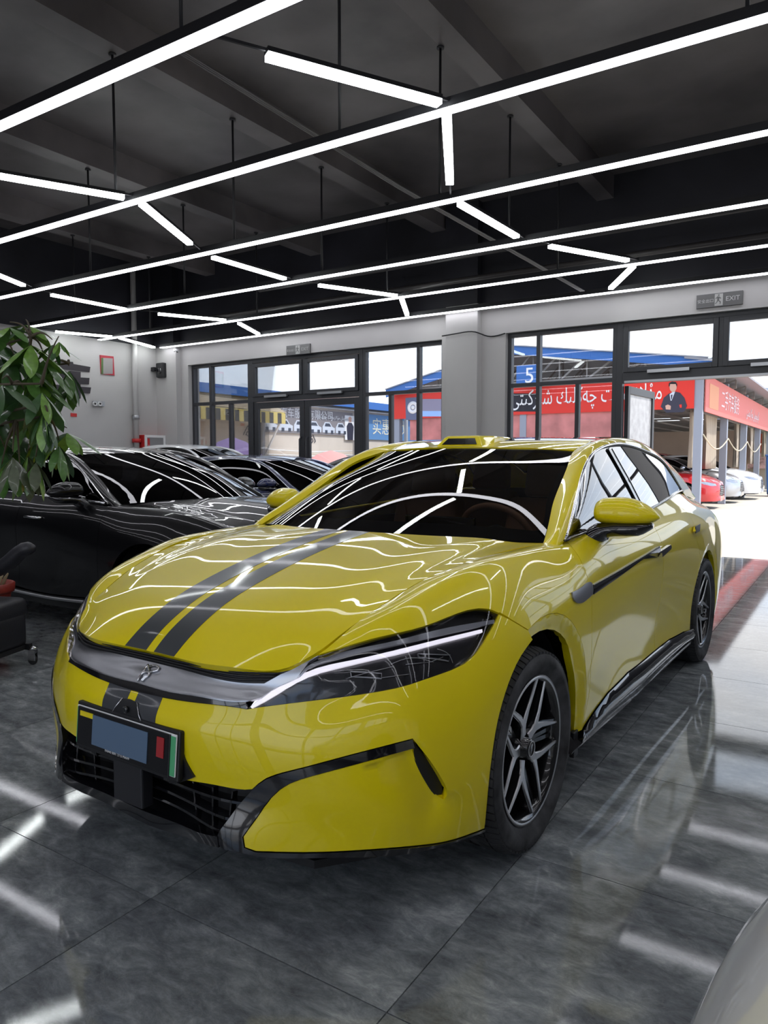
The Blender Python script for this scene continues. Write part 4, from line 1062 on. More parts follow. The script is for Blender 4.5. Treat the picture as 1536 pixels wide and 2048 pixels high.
# door mirrors
def make_mirror(sg):
    root = MB(); n1, n2 = 24, 14; vs = []; fs = []
    # housing: fat teardrop, wide in t, front (towards -s) rounded, back flat-ish
    for i in range(n2 + 1):
        w = i / n2; t = .868 + (1.143 - .868) * w
        prof = (1 - (2 * w - 1) ** 4) ** .5 if 0 < w < 1 else 0.02
        inner = min(1, (w / .10)) ** .5; outer = max(0.02, 1 - max(0, (w - .45) / .55) ** 2.2) ** .6
        hh = (.056 + .012 * math.sin(w * math.pi)) * inner * outer; dd = (.085) * inner * outer
        zc = 1.127 + .006 * math.sin(w * 3) - .016 * w; sc2 = 1.86 + .035 * w
        for k in range(n1):
            a = 2 * math.pi * k / n1; ca, sa = math.cos(a), math.sin(a)
            x = ca * dd * (1.0 if ca < 0 else .45); z = sa * hh * (1.05 if sa > 0 else .78)
            vs.append((t * sg, sc2 + x, zc + z))
    for i in range(n2):
        for k in range(n1): fs.append((i * n1 + k, i * n1 + (k + 1) % n1, (i + 1) * n1 + (k + 1) % n1, (i + 1) * n1 + k))
    fs.append(tuple(range(n1))); fs.append(tuple(n2 * n1 + k for k in range(n1))[::-1])
    root.add(vs, fs, True); mo = root.build('door_mirror', YEL, car, fix=True)
    mo.data.materials.append(MBLK)
    low = MB(); vs2 = []
    # black lower shell and arm
    m0 = MB(); pts = [(.858, 1.78, .968), (.866, 1.80, .995), (.888, 1.82, 1.028), (.93, 1.845, 1.050), (1.0, 1.86, 1.060), (1.07, 1.87, 1.064), (1.118, 1.88, 1.076)]
    pts = smooth_curve(pts, 18); rad = np.interp(np.linspace(0, 1, 18), [0, .12, .35, .6, .85, 1], [.034, .044, .042, .044, .040, .015])
    vs = []; fs = []
    for i, (p, r) in enumerate(zip(pts, rad)):
        for k in range(14):
            a = 2 * math.pi * k / 14
            vs.append(((p[0] + (0 if i > 6 else math.sin(a) * r * .5 * (-1))) * sg, p[1] + math.cos(a) * r * 1.55, p[2] + math.sin(a) * r * (.80 if i > 6 else .9)))
    for i in range(17):
        for k in range(14): fs.append((i * 14 + k, i * 14 + (k + 1) % 14, (i + 1) * 14 + (k + 1) % 14, (i + 1) * 14 + k))
    fs.append(tuple(range(14))); fs.append(tuple(17 * 14 + k for k in range(14))[::-1])
    m0.add(vs, fs, True).build('mirror_arm', BLK, mo, fix=True)
    MB().lathe([(0.0, -.004), (.009, -.004), (.011, 0), (.006, .001), (0, .001)], 14, 'y', Matrix.Translation((.868 * sg, 1.765, 1.003))).build('mirror_camera', M['steel'], mo)
    MB().lathe([(0.001, 0), (.05, 0), (.05, .004), (0.001, .004)], 24, 'y', Matrix.Translation((1.0 * sg, 1.905, 1.12)) @ Matrix.Diagonal((2.2, 1, 1, 1))).build('mirror_glass', M['chrome'], mo)
    return mo
make_mirror(1); make_mirror(-1)

# badge on the band
bd = MB()
def bp_(x, y):
    # crop 'a' pixels onto the band
    uv = B.pick(px('a', (x, y)))[0]; p = B.ev([uv])[0] + B.nrm([uv])[0] * (.004 + float(band_disp(np.array([uv]))[0])); return tuple(p)
for st_ in ([(1015, 645), (985, 650), (960, 690)], [(1015, 645), (1035, 700), (1050, 760), (1010, 790), (990, 835)], [(1040, 660), (1120, 665), (1135, 685), (1045, 730), (960, 745), (935, 815)],
            [(1000, 680), (935, 715), (885, 755), (862, 800)], [(1000, 700), (950, 730), (905, 765), (885, 810)], [(1005, 715), (960, 745), (925, 780), (908, 815)], [(1035, 735), (1045, 770), (1020, 800), (1000, 835)]):
    q = smooth_curve([bp_(*p) for p in st_], 10); bd.tube([tuple(p) for p in q], 0.0032, 6)
bd.build('chrome_badge', M['chrome'], car)

# number plate, frame, bracket and camera notch
plate_e = empty('plate_holder', (0, 0, 0)); plate_e.parent = car
tilt = Matrix.Translation((0, 0.030, .486)) @ Matrix.Rotation(math.radians(-5), 4, 'X')
pl = MB()
pl.box(-.255, .255, -.010, .012, -.076, .076, tilt); pl.build('plate_frame', MBLK, plate_e, bevel=0.006)
pg_ = mat('plate_green', (0.10, 0.45, 0.20), 0.35); MB().box(-.245, .247, -.016, -.011, -.060, .066, tilt).build('plate_edge', M['white'], plate_e, bevel=0.003)
MB().box(-.243, .245, -.0175, -.012, -.058, .060, tilt).build('plate_green_field', pg_, plate_e, bevel=0.002)
MB().box(-.235, .224, -.021, -.016, -.062, .064, tilt).build('plate_cover', mat('plate_cover_black', (0.006, 0.006, 0.008), 0.3), plate_e, bevel=0.003)
MB().box(-.150, .125, -.0235, -.020, -.045, .050, tilt).build('plate_blank_panel', mat('slate_blue_panel', (0.10, 0.16, 0.25), 0.6), plate_e)
MB().box(.168, .200, -.0235, -.020, -.012, .048, tilt).build('plate_seal', mat('seal_red', (0.42, 0.025, 0.03), 0.5), plate_e)
MB().box(-.218, -.150, -.0235, -.020, .036, .052, tilt).build('plate_yellow_chip', YEL, plate_e)
text('plate_small_print', 'FAW0 0091 2715 MAH9', .012, M['white'], plate_e, (-.02, .0045, .438), (math.pi / 2, 0, 0), 0.0004)
shr = B.pick(sc(px('b', (880, 235), (905, 215), (926, 228), (945, 330), (975, 430), (1028, 520)), px('b', (1028, 520), (920, 556), (860, 560))))
panel(B, shr, 'plate_shroud', MBLK, car, mirror='pair', lift=.008, thick=.02, gap=0, step=.012, grid=.02)
MB().box(-.072, .072, .025, .07, .275, .43).build('radar_cover', mat('radar_grey_black', (0.018, 0.018, 0.022), 0.45), plate_e, bevel=0.006)
ntc = np.array([tz((0, .548))[0], tz((.078, .548))[0], tz((.060, .573))[0], tz((.036, .603))[0], tz((0, .606))[0]]); ntc[0, 0] = ntc[-1, 0] = 0
panel(B, ntc, 'camera_housing', MBLK, car, centre=True, lift=.004, thick=.01, gap=0, step=.01, grid=.02)
nte = B.ev(ntc[1:4]) + B.nrm(ntc[1:4]) * .006
for sg in (1, -1): MB().tube([(p[0] * sg, p[1], p[2]) for p in nte], .0016, 5).build('camera_trim', M['chrome'], car)
MB().lathe([(0, 0), (.011, 0), (.011, -.008), (.007, -.010), (0, -.007)], 16, 'y', Matrix.Translation((0.0, .030, .580))).build('front_camera', BLK, plate_e)

# ------------------------------------------------------------------ wheels (shared by all cars)
ALLOY = mat('machined_alloy', (0.62, 0.62, 0.63), 0.35, metal=0.85)
RIMB = mat('rim_gloss_black', (0.008, 0.008, 0.009), 0.2, coat=0.8)
DISC = mat('brake_disc_steel', (0.25, 0.25, 0.26), 0.35, metal=0.9)
CALI = mat('caliper_red', (0.45, 0.012, 0.012), 0.35, coat=0.5)
DUST = mat('dusty_rubber', (0.045, 0.045, 0.048), 0.75, noise=0.75, nscale=14)
def make_wheel(R=0.347, rim=0.254, width=0.25, sg=1, parent=None, loc=(0, 0, 0), phase=0.30, detail=True, alloy=None, caliper=True, name='wheel'):
    """wheel axis along t (local x), outer face at x = +width/2 * sg"""
    root = empty(name, loc); root.parent = parent
    ph = R - rim; hw = width / 2; al = alloy or ALLOY
    prof = [(rim - .008, -hw * .80), (rim + .012, -hw * .86), (rim + ph * .45, -hw * 1.02), (rim + ph * .78, -hw * .98), (R - .010, -hw * .82), (R, -hw * .60), (R, hw * .60), (R - .010, hw * .82), (rim + ph * .78, hw * .98), (rim + ph * .45, hw * 1.02), (rim + .012, hw * .86), (rim - .008, hw * .80)]
    ty = MB(); ty.lathe(prof, 72 if detail else 32, 'x')
    to = ty.build('tyre', DUST if detail else M['rubber'], root, fix=True)
    if detail:   # tread blocks: lateral bars across the shoulders and rings between
        tb = MB(); nb_ = 72
        for k in range(nb_):
            a0 = 2 * math.pi * k / nb_
            for (xa, xb, sk) in ((hw * .18, hw * .52, .02), (hw * .58, hw * .93, .035), (-hw * .52, -hw * .18, -.02), (-hw * .93, -hw * .58, -.035)):
                vs = []
                for rr, xx, da in ((R - .004, xa, 0), (R + .0045, xa, 0), (R - .016 if abs(xb) > hw * .8 else R - .004, xb, sk), (R - .008 if abs(xb) > hw * .8 else R + .0045, xb, sk)):
                    for w in (0, 2 * math.pi / nb_ * .80):
                        a = a0 + da + w; vs.append((xx, rr * math.cos(a), rr * math.sin(a)))
                tb.add(vs, [(0, 1, 3, 2), (4, 6, 7, 5), (0, 4, 5, 1), (2, 3, 7, 6), (0, 2, 6, 4), (1, 5, 7, 3)])
        tb.build('tread_blocks', M['rubber'], to, fix=True)['kind'] = 'stuff'
    bx = MB(); bx.lathe([(rim - .002, hw * .80 * sg), (rim + .004, hw * .84 * sg), (rim - .010, hw * .86 * sg), (rim - .022, hw * .62 * sg), (rim - .03, -hw * .75 * sg), (rim - .002, -hw * .82 * sg)], 64, 'x')
    bx.build('rim_barrel', RIMB, root, fix=True)
    if detail: MB().lathe([(rim - .0015, hw * .845 * sg), (rim + .0035, hw * .862 * sg), (rim - .006, hw * .872 * sg), (rim - .010, hw * .858 * sg)], 64, 'x').build('rim_lip', al, root, fix=True)
    xo = hw * .80 * sg                                  # spoke face plane
    def arm(mb, pts, wd, th, dish):
        """flat tapered arm through (radius, angle) points"""
        L = []; n = len(pts)
        P = [Vector((0, r * math.cos(a), r * math.sin(a))) for r, a in pts]
        for i, p in enumerate(P):
            d = (P[min(i + 1, n - 1)] - P[max(i - 1, 0)]).normalized(); q = Vector((0, -d.z, d.y)); w = wd[i] / 2
            x1 = xo - sg * dish(p.length)
            L.append([Vector((x1, *(p + q * w)[1:])), Vector((x1, *(p - q * w)[1:])), Vector((x1 - sg * th, *(p - q * w * 1.25)[1:])), Vector((x1 - sg * th, *(p + q * w * 1.25)[1:]))])
        vs = [v for r_ in L for v in r_]; fs = []
        for i in range(n - 1):
            for k in range(4): fs.append((i * 4 + k, i * 4 + (k + 1) % 4, (i + 1) * 4 + (k + 1) % 4, (i + 1) * 4 + k))
        fs += [(0, 1, 2, 3), tuple((n - 1) * 4 + k for k in (3, 2, 1, 0))]
        mb.add(vs, fs)
    dish = lambda r: 0.030 * (1 - min(1, r / rim)) ** 1.2
    for s5 in range(5):
        a = phase + s5 * 2 * math.pi / 5
        face = MB(); back = MB(); r0 = rim * .17; rm = rim * .40; r1 = rim * .97
        da = math.radians(27.5)
        for sd_ in (-1, 1):
            arm(face, [(rm * .97, a + sd_ * .05), (rim * .55, a + sd_ * da * .50), (rim * .75, a + sd_ * da * .82), (r1, a + sd_ * da)], [.024, .014, .010, .007], .004, dish)
            arm(back, [(rm * .97, a + sd_ * .05), (rim * .55, a + sd_ * da * .48), (rim * .75, a + sd_ * da * .80), (r1, a + sd_ * da * .98)], [.034, .026, .022, .020], .034, lambda r: dish(r) + .004)
        arm(face, [(r0, a), (rim * .28, a), (rm, a)], [.034, .026, .036], .004, dish)
        arm(back, [(r0, a), (rim * .28, a), (rm, a)], [.048, .040, .048], .036, lambda r: dish(r) + .004)
        face.build('spoke_face', al, root, fix=True); back.build('spoke', RIMB if detail else al, root, fix=True)
        if detail:   # the plain black in-between spoke pairs
            inb = MB(); b_ = a + math.pi / 5
            for sd_ in (-1, 1): arm(inb, [(rim * .2, b_ + sd_ * .1), (r1, b_ + sd_ * .055)], [.016, .014], .02, lambda r: dish(r) + .020)
            inb.build('inner_spoke', RIMB, root, fix=True)
    cap = MB(); cap.lathe([(0.0005, xo + sg * .000), (.030, xo - sg * .001), (.034, xo - sg * .006), (.036, xo - sg * .03), (.055, xo - sg * .034), (.055, xo - sg * .06)], 28, 'x')
    cap.build('hub_cap', RIMB, root, fix=True)
    if detail:
        MB().lathe([(.024, xo + sg * .0015), (.029, xo + sg * .0015), (.029, xo + sg * .0005), (.024, xo + sg * .0005)], 24, 'x', close=True).build('hub_ring', al, root)
        MB().lathe([(.06, sg * -.0), (rim * .78, sg * -.0), (rim * .78, sg * -.028), (.06, sg * -.028)], 48, 'x', close=True).build('brake_disc', DISC, root, fix=True)
        if caliper:
            cp = MB(); n_ = 12; vs = []
            a0, a1 = math.radians(150), math.radians(215)
            for k in range(n_ + 1):
                a = a0 + (a1 - a0) * k / n_; e_ = 1 if 0 < k < n_ else .9
                for rr, xx in ((rim * .50, .03), (rim * .86 * e_, .032), (rim * .86 * e_, -.06), (rim * .50, -.06)): vs.append((sg * xx, -rr * -math.cos(a) , rr * math.sin(a)))
            fs = [(i * 4 + k, i * 4 + (k + 1) % 4, (i + 1) * 4 + (k + 1) % 4, (i + 1) * 4 + k) for i in range(n_) for k in range(4)] + [(0, 1, 2, 3), tuple(n_ * 4 + k for k in (3, 2, 1, 0))]
            cp.add(vs, fs).build('brake_caliper', CALI, root, bevel=0.004, fix=True)
    else:
        MB().lathe([(.03, 0), (rim * .9, 0)], 24, 'x').build('brake_disc', RIMB, root)
    return root
for sy, zz in ((0.985, .350), (3.885, .352)):
    make_wheel(.350, .256, .245, 1, car, (.853, sy, zz), phase=math.radians(33 if sy < 2 else 20))
    make_wheel(.350, .256, .245, -1, car, (-.853, sy, zz), phase=math.radians(8), detail=False)
    for sg in (1, -1):   # arch liner: dark half drum
        ml = MB(); Rr = .425; n_ = 20; vs = []
        for k in range(n_ + 1):
            a = math.radians(-18 + 216 * k / n_)
            for xx in (.90, .60): vs.append((xx * sg, sy + Rr * math.cos(a), zz + Rr * math.sin(a)))
        fs = [(2 * k, 2 * k + 1, 2 * k + 3, 2 * k + 2) for k in range(n_)]
        ml.add(vs, fs, True)
        c_ = len(vs); ml.add([(.60 * sg, sy, zz)] + [vs[2 * k + 1] for k in range(n_ + 1)], [(0, k + 1, k + 2) for k in range(n_)])
        ml.build('wheel_arch_liner', MBLK, car)
# belly pan and mud flap corner
MB().prism([(-.9, .62), (-.6, .22), (0, .14), (.6, .22), (.9, .62), (.93, 4.3), (.6, 4.9), (-.6, 4.9), (-.93, 4.3)], .165, .19).build('belly_pan', MBLK, car)
MB().box(.93, .95, 1.42, 1.47, .165, .27).build('mud_guard', MBLK, car, bevel=.004)

# cabin
TAN = mat('tan_leather', (0.30, 0.155, 0.085), 0.55, bump=0.1, bscale=200)
CAB = mat('cabin_dark', (0.02, 0.018, 0.018), 0.6)
def seat(t, s, m=TAN):
    r = empty('front_seat' if s < 3 else 'rear_seat', (t, s, .0)); r.parent = car
    def cush(name, w, h, d, loc, tl=0.0, hw_top=.85, parent=r):
        bm = bmesh.new(); bmesh.ops.create_cube(bm, size=1)
        for v in bm.verts:
            k = hw_top if v.co.z > 0 else 1
            v.co = Vector((v.co.x * w * k, v.co.y * d, v.co.z * h))
        bmesh.ops.bevel(bm, geom=bm.edges[:], offset=min(w, h, d) * .32, segments=3, affect='EDGES', profile=.6)
        me = bpy.data.meshes.new(name); bm.to_mesh(me); bm.free(); me.materials.append(m)
        me.polygons.foreach_set('use_smooth', [True] * len(me.polygons))
        o = bpy.data.objects.new(name, me); COL.objects.link(o); o.parent = parent; o.location = loc; o.rotation_euler = (tl, 0, 0); return o
    cush('seat_cushion', .52, .16, .52, (0, 0, .50)); cush('seat_back', .50, .62, .14, (0, .32, .84), -.22)
    cush('headrest', .28, .19, .10, (0, .42, 1.245), -.15, .92)
    MB().tube([(-.07, .40, 1.10), (-.07, .415, 1.18)], .006).tube([(.07, .40, 1.10), (.07, .415, 1.18)], .006).build('headrest_post', M['chrome'], r)
seat(-.38, 2.15); seat(.38, 2.15)
seat(-.42, 3.05); seat(.42, 3.05)
dash = MB(); dash.prism([(1.42, .80), (1.44, .985), (1.56, 1.02), (1.78, 1.01), (1.86, .95), (1.84, .7)], -.74, .74, 'yz'); dash.build('dashboard', CAB, car, bevel=.03)
MB().box(-.10, .30, 1.80, 1.82, .93, 1.08).build('centre_screen', BLK, car, bevel=.005)
swm = Matrix.Translation((.38, 1.88, .985)) @ Matrix.Rotation(math.radians(-64), 4, 'X')
sw = MB(); sw.tube([tuple(swm @ Vector((.185 * math.cos(a), .175 * math.sin(a), 0))) for a in np.linspace(0, 2 * math.pi, 40, endpoint=False)], .016, 8, closed=True)
swo = sw.build('steering_wheel', TAN, car)
MB().tube([tuple(swm @ Vector((-.17, 0, 0))), tuple(swm @ Vector((0, -.02, .01))), tuple(swm @ Vector((.17, 0, 0)))], [.014, .04, .014], 8).build('wheel_boss', CAB, swo)
MB().box(-.80, .80, 1.3, 4.4, .30, .36).build('cabin_floor', CAB, car)
MB().box(-.70, .70, 3.75, 3.8, .36, 1.15).build('rear_bulkhead', CAB, car)
for sg in (1, -1): MB().box(.80 * sg - .01, .80 * sg + .01, 1.3, 3.9, .36, 1.0).build('door_card', CAB, car)

# ------------------------------------------------------------------ the other cars: one prototype with parts, copied and recoloured
PAINT0 = mat('black_car_paint', (0.003, 0.003, 0.004), 0.3, coat=1.0, coat_rough=0.02, spec=.2, coat_ior=1.36)
CGL = glass_mat('dark_privacy_glass', (0.03, 0.03, 0.035), 1.1)
HLM = mat('clear_lamp', (0.35, 0.36, 0.38), 0.12, metal=0.6, coat=1.0)
proto = empty('sedan', (0, 0, 0))
PB = Surf(Bn, YF); PB.sgn = B.sgn; PB.make_grid(160, 70)
def side(*q): return PB.pick(q, 'side')
def front(*q): return PB.pick(q, 'front')
def archc(cx_, r, a0, a1, n=22): return side(*[(cx_ + r * math.cos(a), .352 + r * math.sin(a)) for a in np.radians(np.linspace(a0, a1, n))])
f_in = archc(.985, .41, 197, -17); r_in = archc(3.885, .41, 195, -15)
def pan(S, o, nm, m, **k):
    k.setdefault('step', .04); k.setdefault('grid', .07); k.setdefault('thick', .02)
    return panel(S, np.array(o, float), nm, m, proto, **k)
dA = side((1.50, .30), (1.515, .45), (1.51, .65), (1.50, .85), (1.50, .95)); dA = np.concatenate([dA, [[dA[-1, 0], PB.vmax]]])
dBl = side((2.60, .30), (2.60, .55), (2.58, .80), (2.55, .95)); dBl = np.concatenate([dBl, [[dBl[-1, 0], PB.vmax]]])
dC = np.concatenate([archc(3.885, .50, 190, 128, 8), side((3.45, .92), (3.42, 1.02))]); dC = np.concatenate([dC, [[dC[-1, 0], PB.vmax]]])
eg = lambda a, b, v, n=10: [(u, v) for u in np.linspace(a, b, n)]
uf0, uf1 = f_in[0, 0], f_in[-1, 0]; ur0, ur1 = r_in[0, 0], r_in[-1, 0]
bsplit = side((.66, .70), (.62, .78), (.80, .865)); fr_low = front((0, .60), (.3, .605), (.55, .61), (.75, .62), (.88, .64)); fr_low[0, 0] = 0
hlb = front((.50, .66), (.62, .655), (.76, .665), (.86, .70), (.895, .775), (.80, .775), (.66, .745), (.52, .72))
# front clip: bumper and wings as one smooth skin with openings for lamps and grille
gr = front((0, .36), (.25, .365), (.42, .39), (.40, .55), (.34, .665), (0, .675)); gr[0, 0] = gr[-1, 0] = 0
clip_o = np.concatenate([[(0, .02)], eg(.02, uf0, .02)[1:], f_in, eg(uf1, dA[0, 0], .10)[1:-1], dA, eg(dA[-1, 0], .0, PB.vmax, 26)[1:]])
clip_o = np.concatenate([gr[-1:], gr[::-1][1:], [(0, .02)], clip_o[1:]])
pan(PB, clip_o, 'front_clip', PAINT0, centre=True, holes=[hlb], gap=.001)
pan(PB, hlb, 'headlamp', HLM, mirror='pair', lift=-.002, gap=.002, grid=.04)
pan(PB, gr, 'front_grille', MBLK, centre=True, lift=-.02, thick=0, gap=-.002)
for z in (.42, .47, .52, .57, .62):
    tm = .36 if z > .5 else .40; tt = np.linspace(-tm, tm, 13); q = PB.ev(front(*[(abs(t), z) for t in tt])); q[:, 0] = tt; q[:, 1] -= .002
    MB().tube([tuple(p) for p in q], .006, 6).build('grille_bar', M['chrome'], proto)
pan(PB, np.concatenate([dA, eg(dA[-1, 0], dBl[-1, 0], PB.vmax)[1:], dBl[::-1][1:], eg(dBl[0, 0], dA[0, 0], dA[0, 1])[1:-1]]), 'front_door', PAINT0, mirror='pair')
pan(PB, np.concatenate([dBl, eg(dBl[-1, 0], dC[-1, 0], PB.vmax)[1:], dC[::-1][1:], eg(dC[0, 0], dBl[0, 0], dBl[0, 1])[1:-1]]), 'rear_door', PAINT0, mirror='pair')
pan(PB, np.concatenate([dC, eg(dC[-1, 0], PB.umax, PB.vmax)[1:], [(PB.umax, 0)], [(r_in[-1, 0], 0)], r_in[::-1]]), 'rear_quarter_panel', PAINT0, mirror='pair')
skc = np.concatenate([[(uf1 + .01, 0)], eg(uf1 + .01, dC[0, 0], dA[0, 1] - .006)[0:], [(r_in[0, 0] - .01, 0)]])
pan(PB, skc, 'side_sill', PAINT0, mirror='pair', lift=.006)
q = PB.ev(np.array(eg(dA[0, 0] - .02, dC[0, 0] - .02, dA[0, 1] - .03, 16)))
for sg in (1, -1): MB().tube([(p[0] * sg + sg * .012, p[1], p[2]) for p in q], .013, 8).build('sill_chrome', M['steel'], proto)
pan(H, [(0, 0), (um, 0), (um, vm), (0, vm)], 'bonnet', PAINT0, centre=True)
pan(W, [(0, 0), (wu, 0), (wu, wv), (0, wv)], 'windscreen', CGL, centre=True, thick=0)
pan(RF, [(0, 0), (ru, 0), (ru, 1.6), (0, 1.6)], 'roof', PAINT0, centre=True)
pan(RF, [(0, 1.6), (ru * .93, 1.6), (ru * .9, 2.45), (0, 2.5)], 'rear_window', CGL, centre=True, thick=0)
pan(RF, [(0, 2.5), (ru * .9, 2.45), (ru * .93, 1.6), (ru, 1.6), (ru, rv), (0, rv)], 'boot_lid', PAINT0, centre=True)
pan(PS, [(0, 0), (pu, 0), (pu, pv), (0, pv)], 'roof_rail', PAINT0, mirror='pair')
pan(GS, [(0, 0), (gu, 0), (gu, gv), (0, gv)], 'side_windows', CGL, mirror='pair', thick=0, lift=-.005)
for sg in (1, -1):
    MB().tube([(p[0] * sg, p[1], p[2] - .006) for p in top_line[::2]], .008, 6).build('window_chrome', M['chrome'], proto)
    MB().tube([(p[0] * sg + sg * .004, p[1], p[2]) for p in bot_line[::2]], .009, 6).build('belt_chrome', M['chrome'], proto)
    for s_ in (2.32, 3.22):
        p = PB.ev(side((s_, .90)))[0]
        MB().tube([(p[0] * sg, p[1] - .11, p[2]), (p[0] * sg + sg * .03, p[1] - .08, p[2] + .002), (p[0] * sg + sg * .03, p[1] + .08, p[2] + .004), (p[0] * sg, p[1] + .11, p[2])], .011, 8).build('door_handle', M['chrome'], proto)
    mm = bpy.data.objects['door_mirror'] if sg == 1 else bpy.data.objects['door_mirror.001']
    c = mm.copy(); COL.objects.link(c); c.parent = proto; c.name = 'door_mirror'
    c.material_slots[0].link = 'OBJECT'; c.material_slots[0].material = PAINT0
    for ch in mm.children: child_copy(ch, c)
    for a in (q[0], ): pass
    tl = PB.ev(PB.pick([(.45, .78), (.62, .80), (.64, .70), (.45, .69)], 'front')); 
MB().prism([(-.9, .62), (-.6, .25), (0, .18), (.6, .25), (.9, .62), (.93, 4.3), (.6, 4.9), (-.6, 4.9), (-.93, 4.3)], .18, .21).build('belly_pan', MBLK, proto)
for sg in (1, -1):
    for sy in (.985, 3.885):
        make_wheel(.350, .25, .235, sg, proto, (.86 * sg, sy, .352), phase=.2, detail=False)
        ml = MB(); vs = []
        for k in range(17):
            a = math.radians(-15 + 210 * k / 16)
            for xx in (.90, .62): vs.append((xx * sg, sy + .43 * math.cos(a), .352 + .43 * math.sin(a)))
        ml.add(vs + [(.62 * sg, sy, .352)], [(2 * k, 2 * k + 1, 2 * k + 3, 2 * k + 2) for k in range(16)] + [(34, 2 * k + 1, 2 * k + 3) for k in range(16)]).build('wheel_arch_liner', MBLK, proto)
# plain cabin
MB().prism([(1.25, .80), (1.5, 1.03), (1.8, 1.0), (1.82, .5), (4.2, .5), (4.2, .3), (1.25, .3)], -.74, .74, 'yz').build('cabin_tub', CAB, proto)
for t_ in (-.38, .38):
    for s_ in (2.4, 3.3):
        MB().box(t_ - .24, t_ + .24, s_, s_ + .14, .5, 1.08).box(t_ - .13, t_ + .13, s_ + .04, s_ + .13, 1.12, 1.3).build('seat_back', CAB, proto, bevel=.03)
proto_parts = list(proto.children)

def car_copy(name, nose, rot, label, paint, scale=(1, 1, 1), group=None, first=False):
    """nose = world position of the nose on the floor; rot = z rotation of the car"""
    if first: r = proto
    else: r = dup(proto, (0, 0, 0))
    r.name = name; r.location = (nose[0], nose[1], 0); r.rotation_euler = (0, 0, rot); r.scale = scale
    props(r, label, 'car', group)
    def rec(o):
        for ch in o.children:
            if ch.type == 'MESH':
                for s_ in ch.material_slots:
                    if s_.material and s_.material.name.startswith('black_car_paint'):
                        s_.link = 'OBJECT'; s_.material = paint
            rec(ch)
    if not first: rec(r)
    return r
PAR = math.radians(-90) * -1   # nose towards +X
car_copy('black_sedan', (-3.30, 4.43, 0), PAR, 'glossy black sedan with chrome sill strip, standing crosswise behind the yellow car', PAINT0, (1, 1, .995), first=True)
dark_int = mat('navy_paint', (0.004, 0.010, 0.075), 0.25, coat=1.0)
white_p = mat('white_car_paint', (0.84, 0.85, 0.86), 0.28, coat=1.0)
silver_p = mat('silver_car_paint', (0.45, 0.46, 0.48), 0.3, metal=0.7, coat=1.0)
red_p = mat('red_car_paint', (0.50, 0.012, 0.016), 0.28, coat=1.0)
car_copy('blue_sedan', (-4.33, 7.72, 0), PAR, 'dark blue sedan between the black sedan and the window wall', dark_int, (.95, .95, .95))
car_copy('white_wagon', (-7.86, 9.72, 0), PAR, 'white car by the fire cabinet at the left end of the window wall', white_p, (.83, .98, 1.10))
car_copy('black_hatchback', (-3.60, 9.66, 0), PAR, 'black car at the window wall, only its roof showing beside the yellow windscreen pillar', PAINT0, (.84, .80, .98))
car_copy('white_sedan', (0.82, 1.71, 0), math.pi, 'white car whose front corner shows in the bottom right picture corner', white_p, (.98, .98, 1.0))
# cars outside under the shed
car_copy('red_sedan', (-3.15, 22.55, 0), PAR, 'red sedan parked nose out under the banner shed', red_p, (.95, .92, .98), 'cars under the shed')
car_copy('silver_sedan', (-3.05, 25.9, 0), PAR, 'silver sedan behind the red sedan under the shed', silver_p, (.93, .92, .98), 'cars under the shed')
car_copy('white_hatchback', (-2.75, 28.6, 0), PAR, 'white car, third in the row under the shed', white_p, (.93, .9, 1.02), 'cars under the shed')
car_copy('red_hatchback', (-4.6, 31.6, 0), PAR, 'dark red car farthest back in the row under the shed', red_p, (.93, .85, 1.1), 'cars under the shed')

# ------------------------------------------------------------------ left wall fittings
LX = LEFT_X
def wallq(pxl, depth=.02, x0=None):
    """prism on the left wall from photo pixels"""
    pts = [at(a, b, x=LX) for a, b in pxl]
    return [(p.y, p.z) for p in pts]
let = empty('wall_letter', (LX, 8.7, 2.9), label='large black character lettering on the white left wall beside the plant', cat='lettering')
bk = mat('letter_black', (0.03, 0.025, 0.032), 0.45)
for li_, st_ in enumerate(([(113, 721), (145, 724), (146, 728), (180, 734), (178, 744), (118, 738)], [(100, 744), (158, 746), (160, 755), (178, 756), (177, 769), (130, 766), (130, 757), (100, 754)], [(96, 768), (181, 775), (179, 787), (96, 781)], [(139, 742), (160, 744), (160, 797), (143, 796)])):
    mb = MB(); mb.prism(wallq(st_), LX + .001, LX + .016 + li_ * .002, 'yz'); o = mb.build('stroke', bk, let, fix=True); o.matrix_parent_inverse = Matrix.Translation((-LX, -8.7, -2.9))
def wall_prism(name, m_, pxl, d0, d1, parent=None):
    o = MB().prism(wallq(pxl), LX + d0, LX + d1, 'yz').build(name, m_, parent, fix=True); return o
ln = wall_prism('wall_line', bk, [(94, 827), (118, 828), (118, 830), (94, 829)], .001, .01); props(ln, 'thin black line under the lettering on the left wall', 'lettering')
rs = wall_prism('red_label', M['red'], [(141, 826), (153, 827), (153, 834), (141, 833)], .001, .012); props(rs, 'small red label on the left wall under the lettering', 'sign')
sg_ = wall_prism('framed_notice', mat('notice_red', (0.42, 0.03, 0.05), .5), [(199, 710), (226, 713), (228, 751), (201, 748)], .001, .02)
props(sg_, 'small red-edged notice with a pale grey sheet on the left wall', 'sign')
wall_prism('notice_sheet', mat('notice_grey', (0.33, 0.31, 0.31), .6), [(205, 716), (224, 717), (224, 748), (205, 748)], .021, .024, sg_)
wall_prism('notice_green_edge', mat('notice_green', (0.08, 0.16, 0.05), .6), [(201, 716), (205, 716), (205, 748), (201, 748)], .021, .024, sg_)
em = wall_prism('emergency_lamp', M['steel'], [(184, 802), (206, 803), (206, 813), (184, 812)], .001, .06)
props(em, 'twin-spot emergency lamp on the left wall', 'lamp')
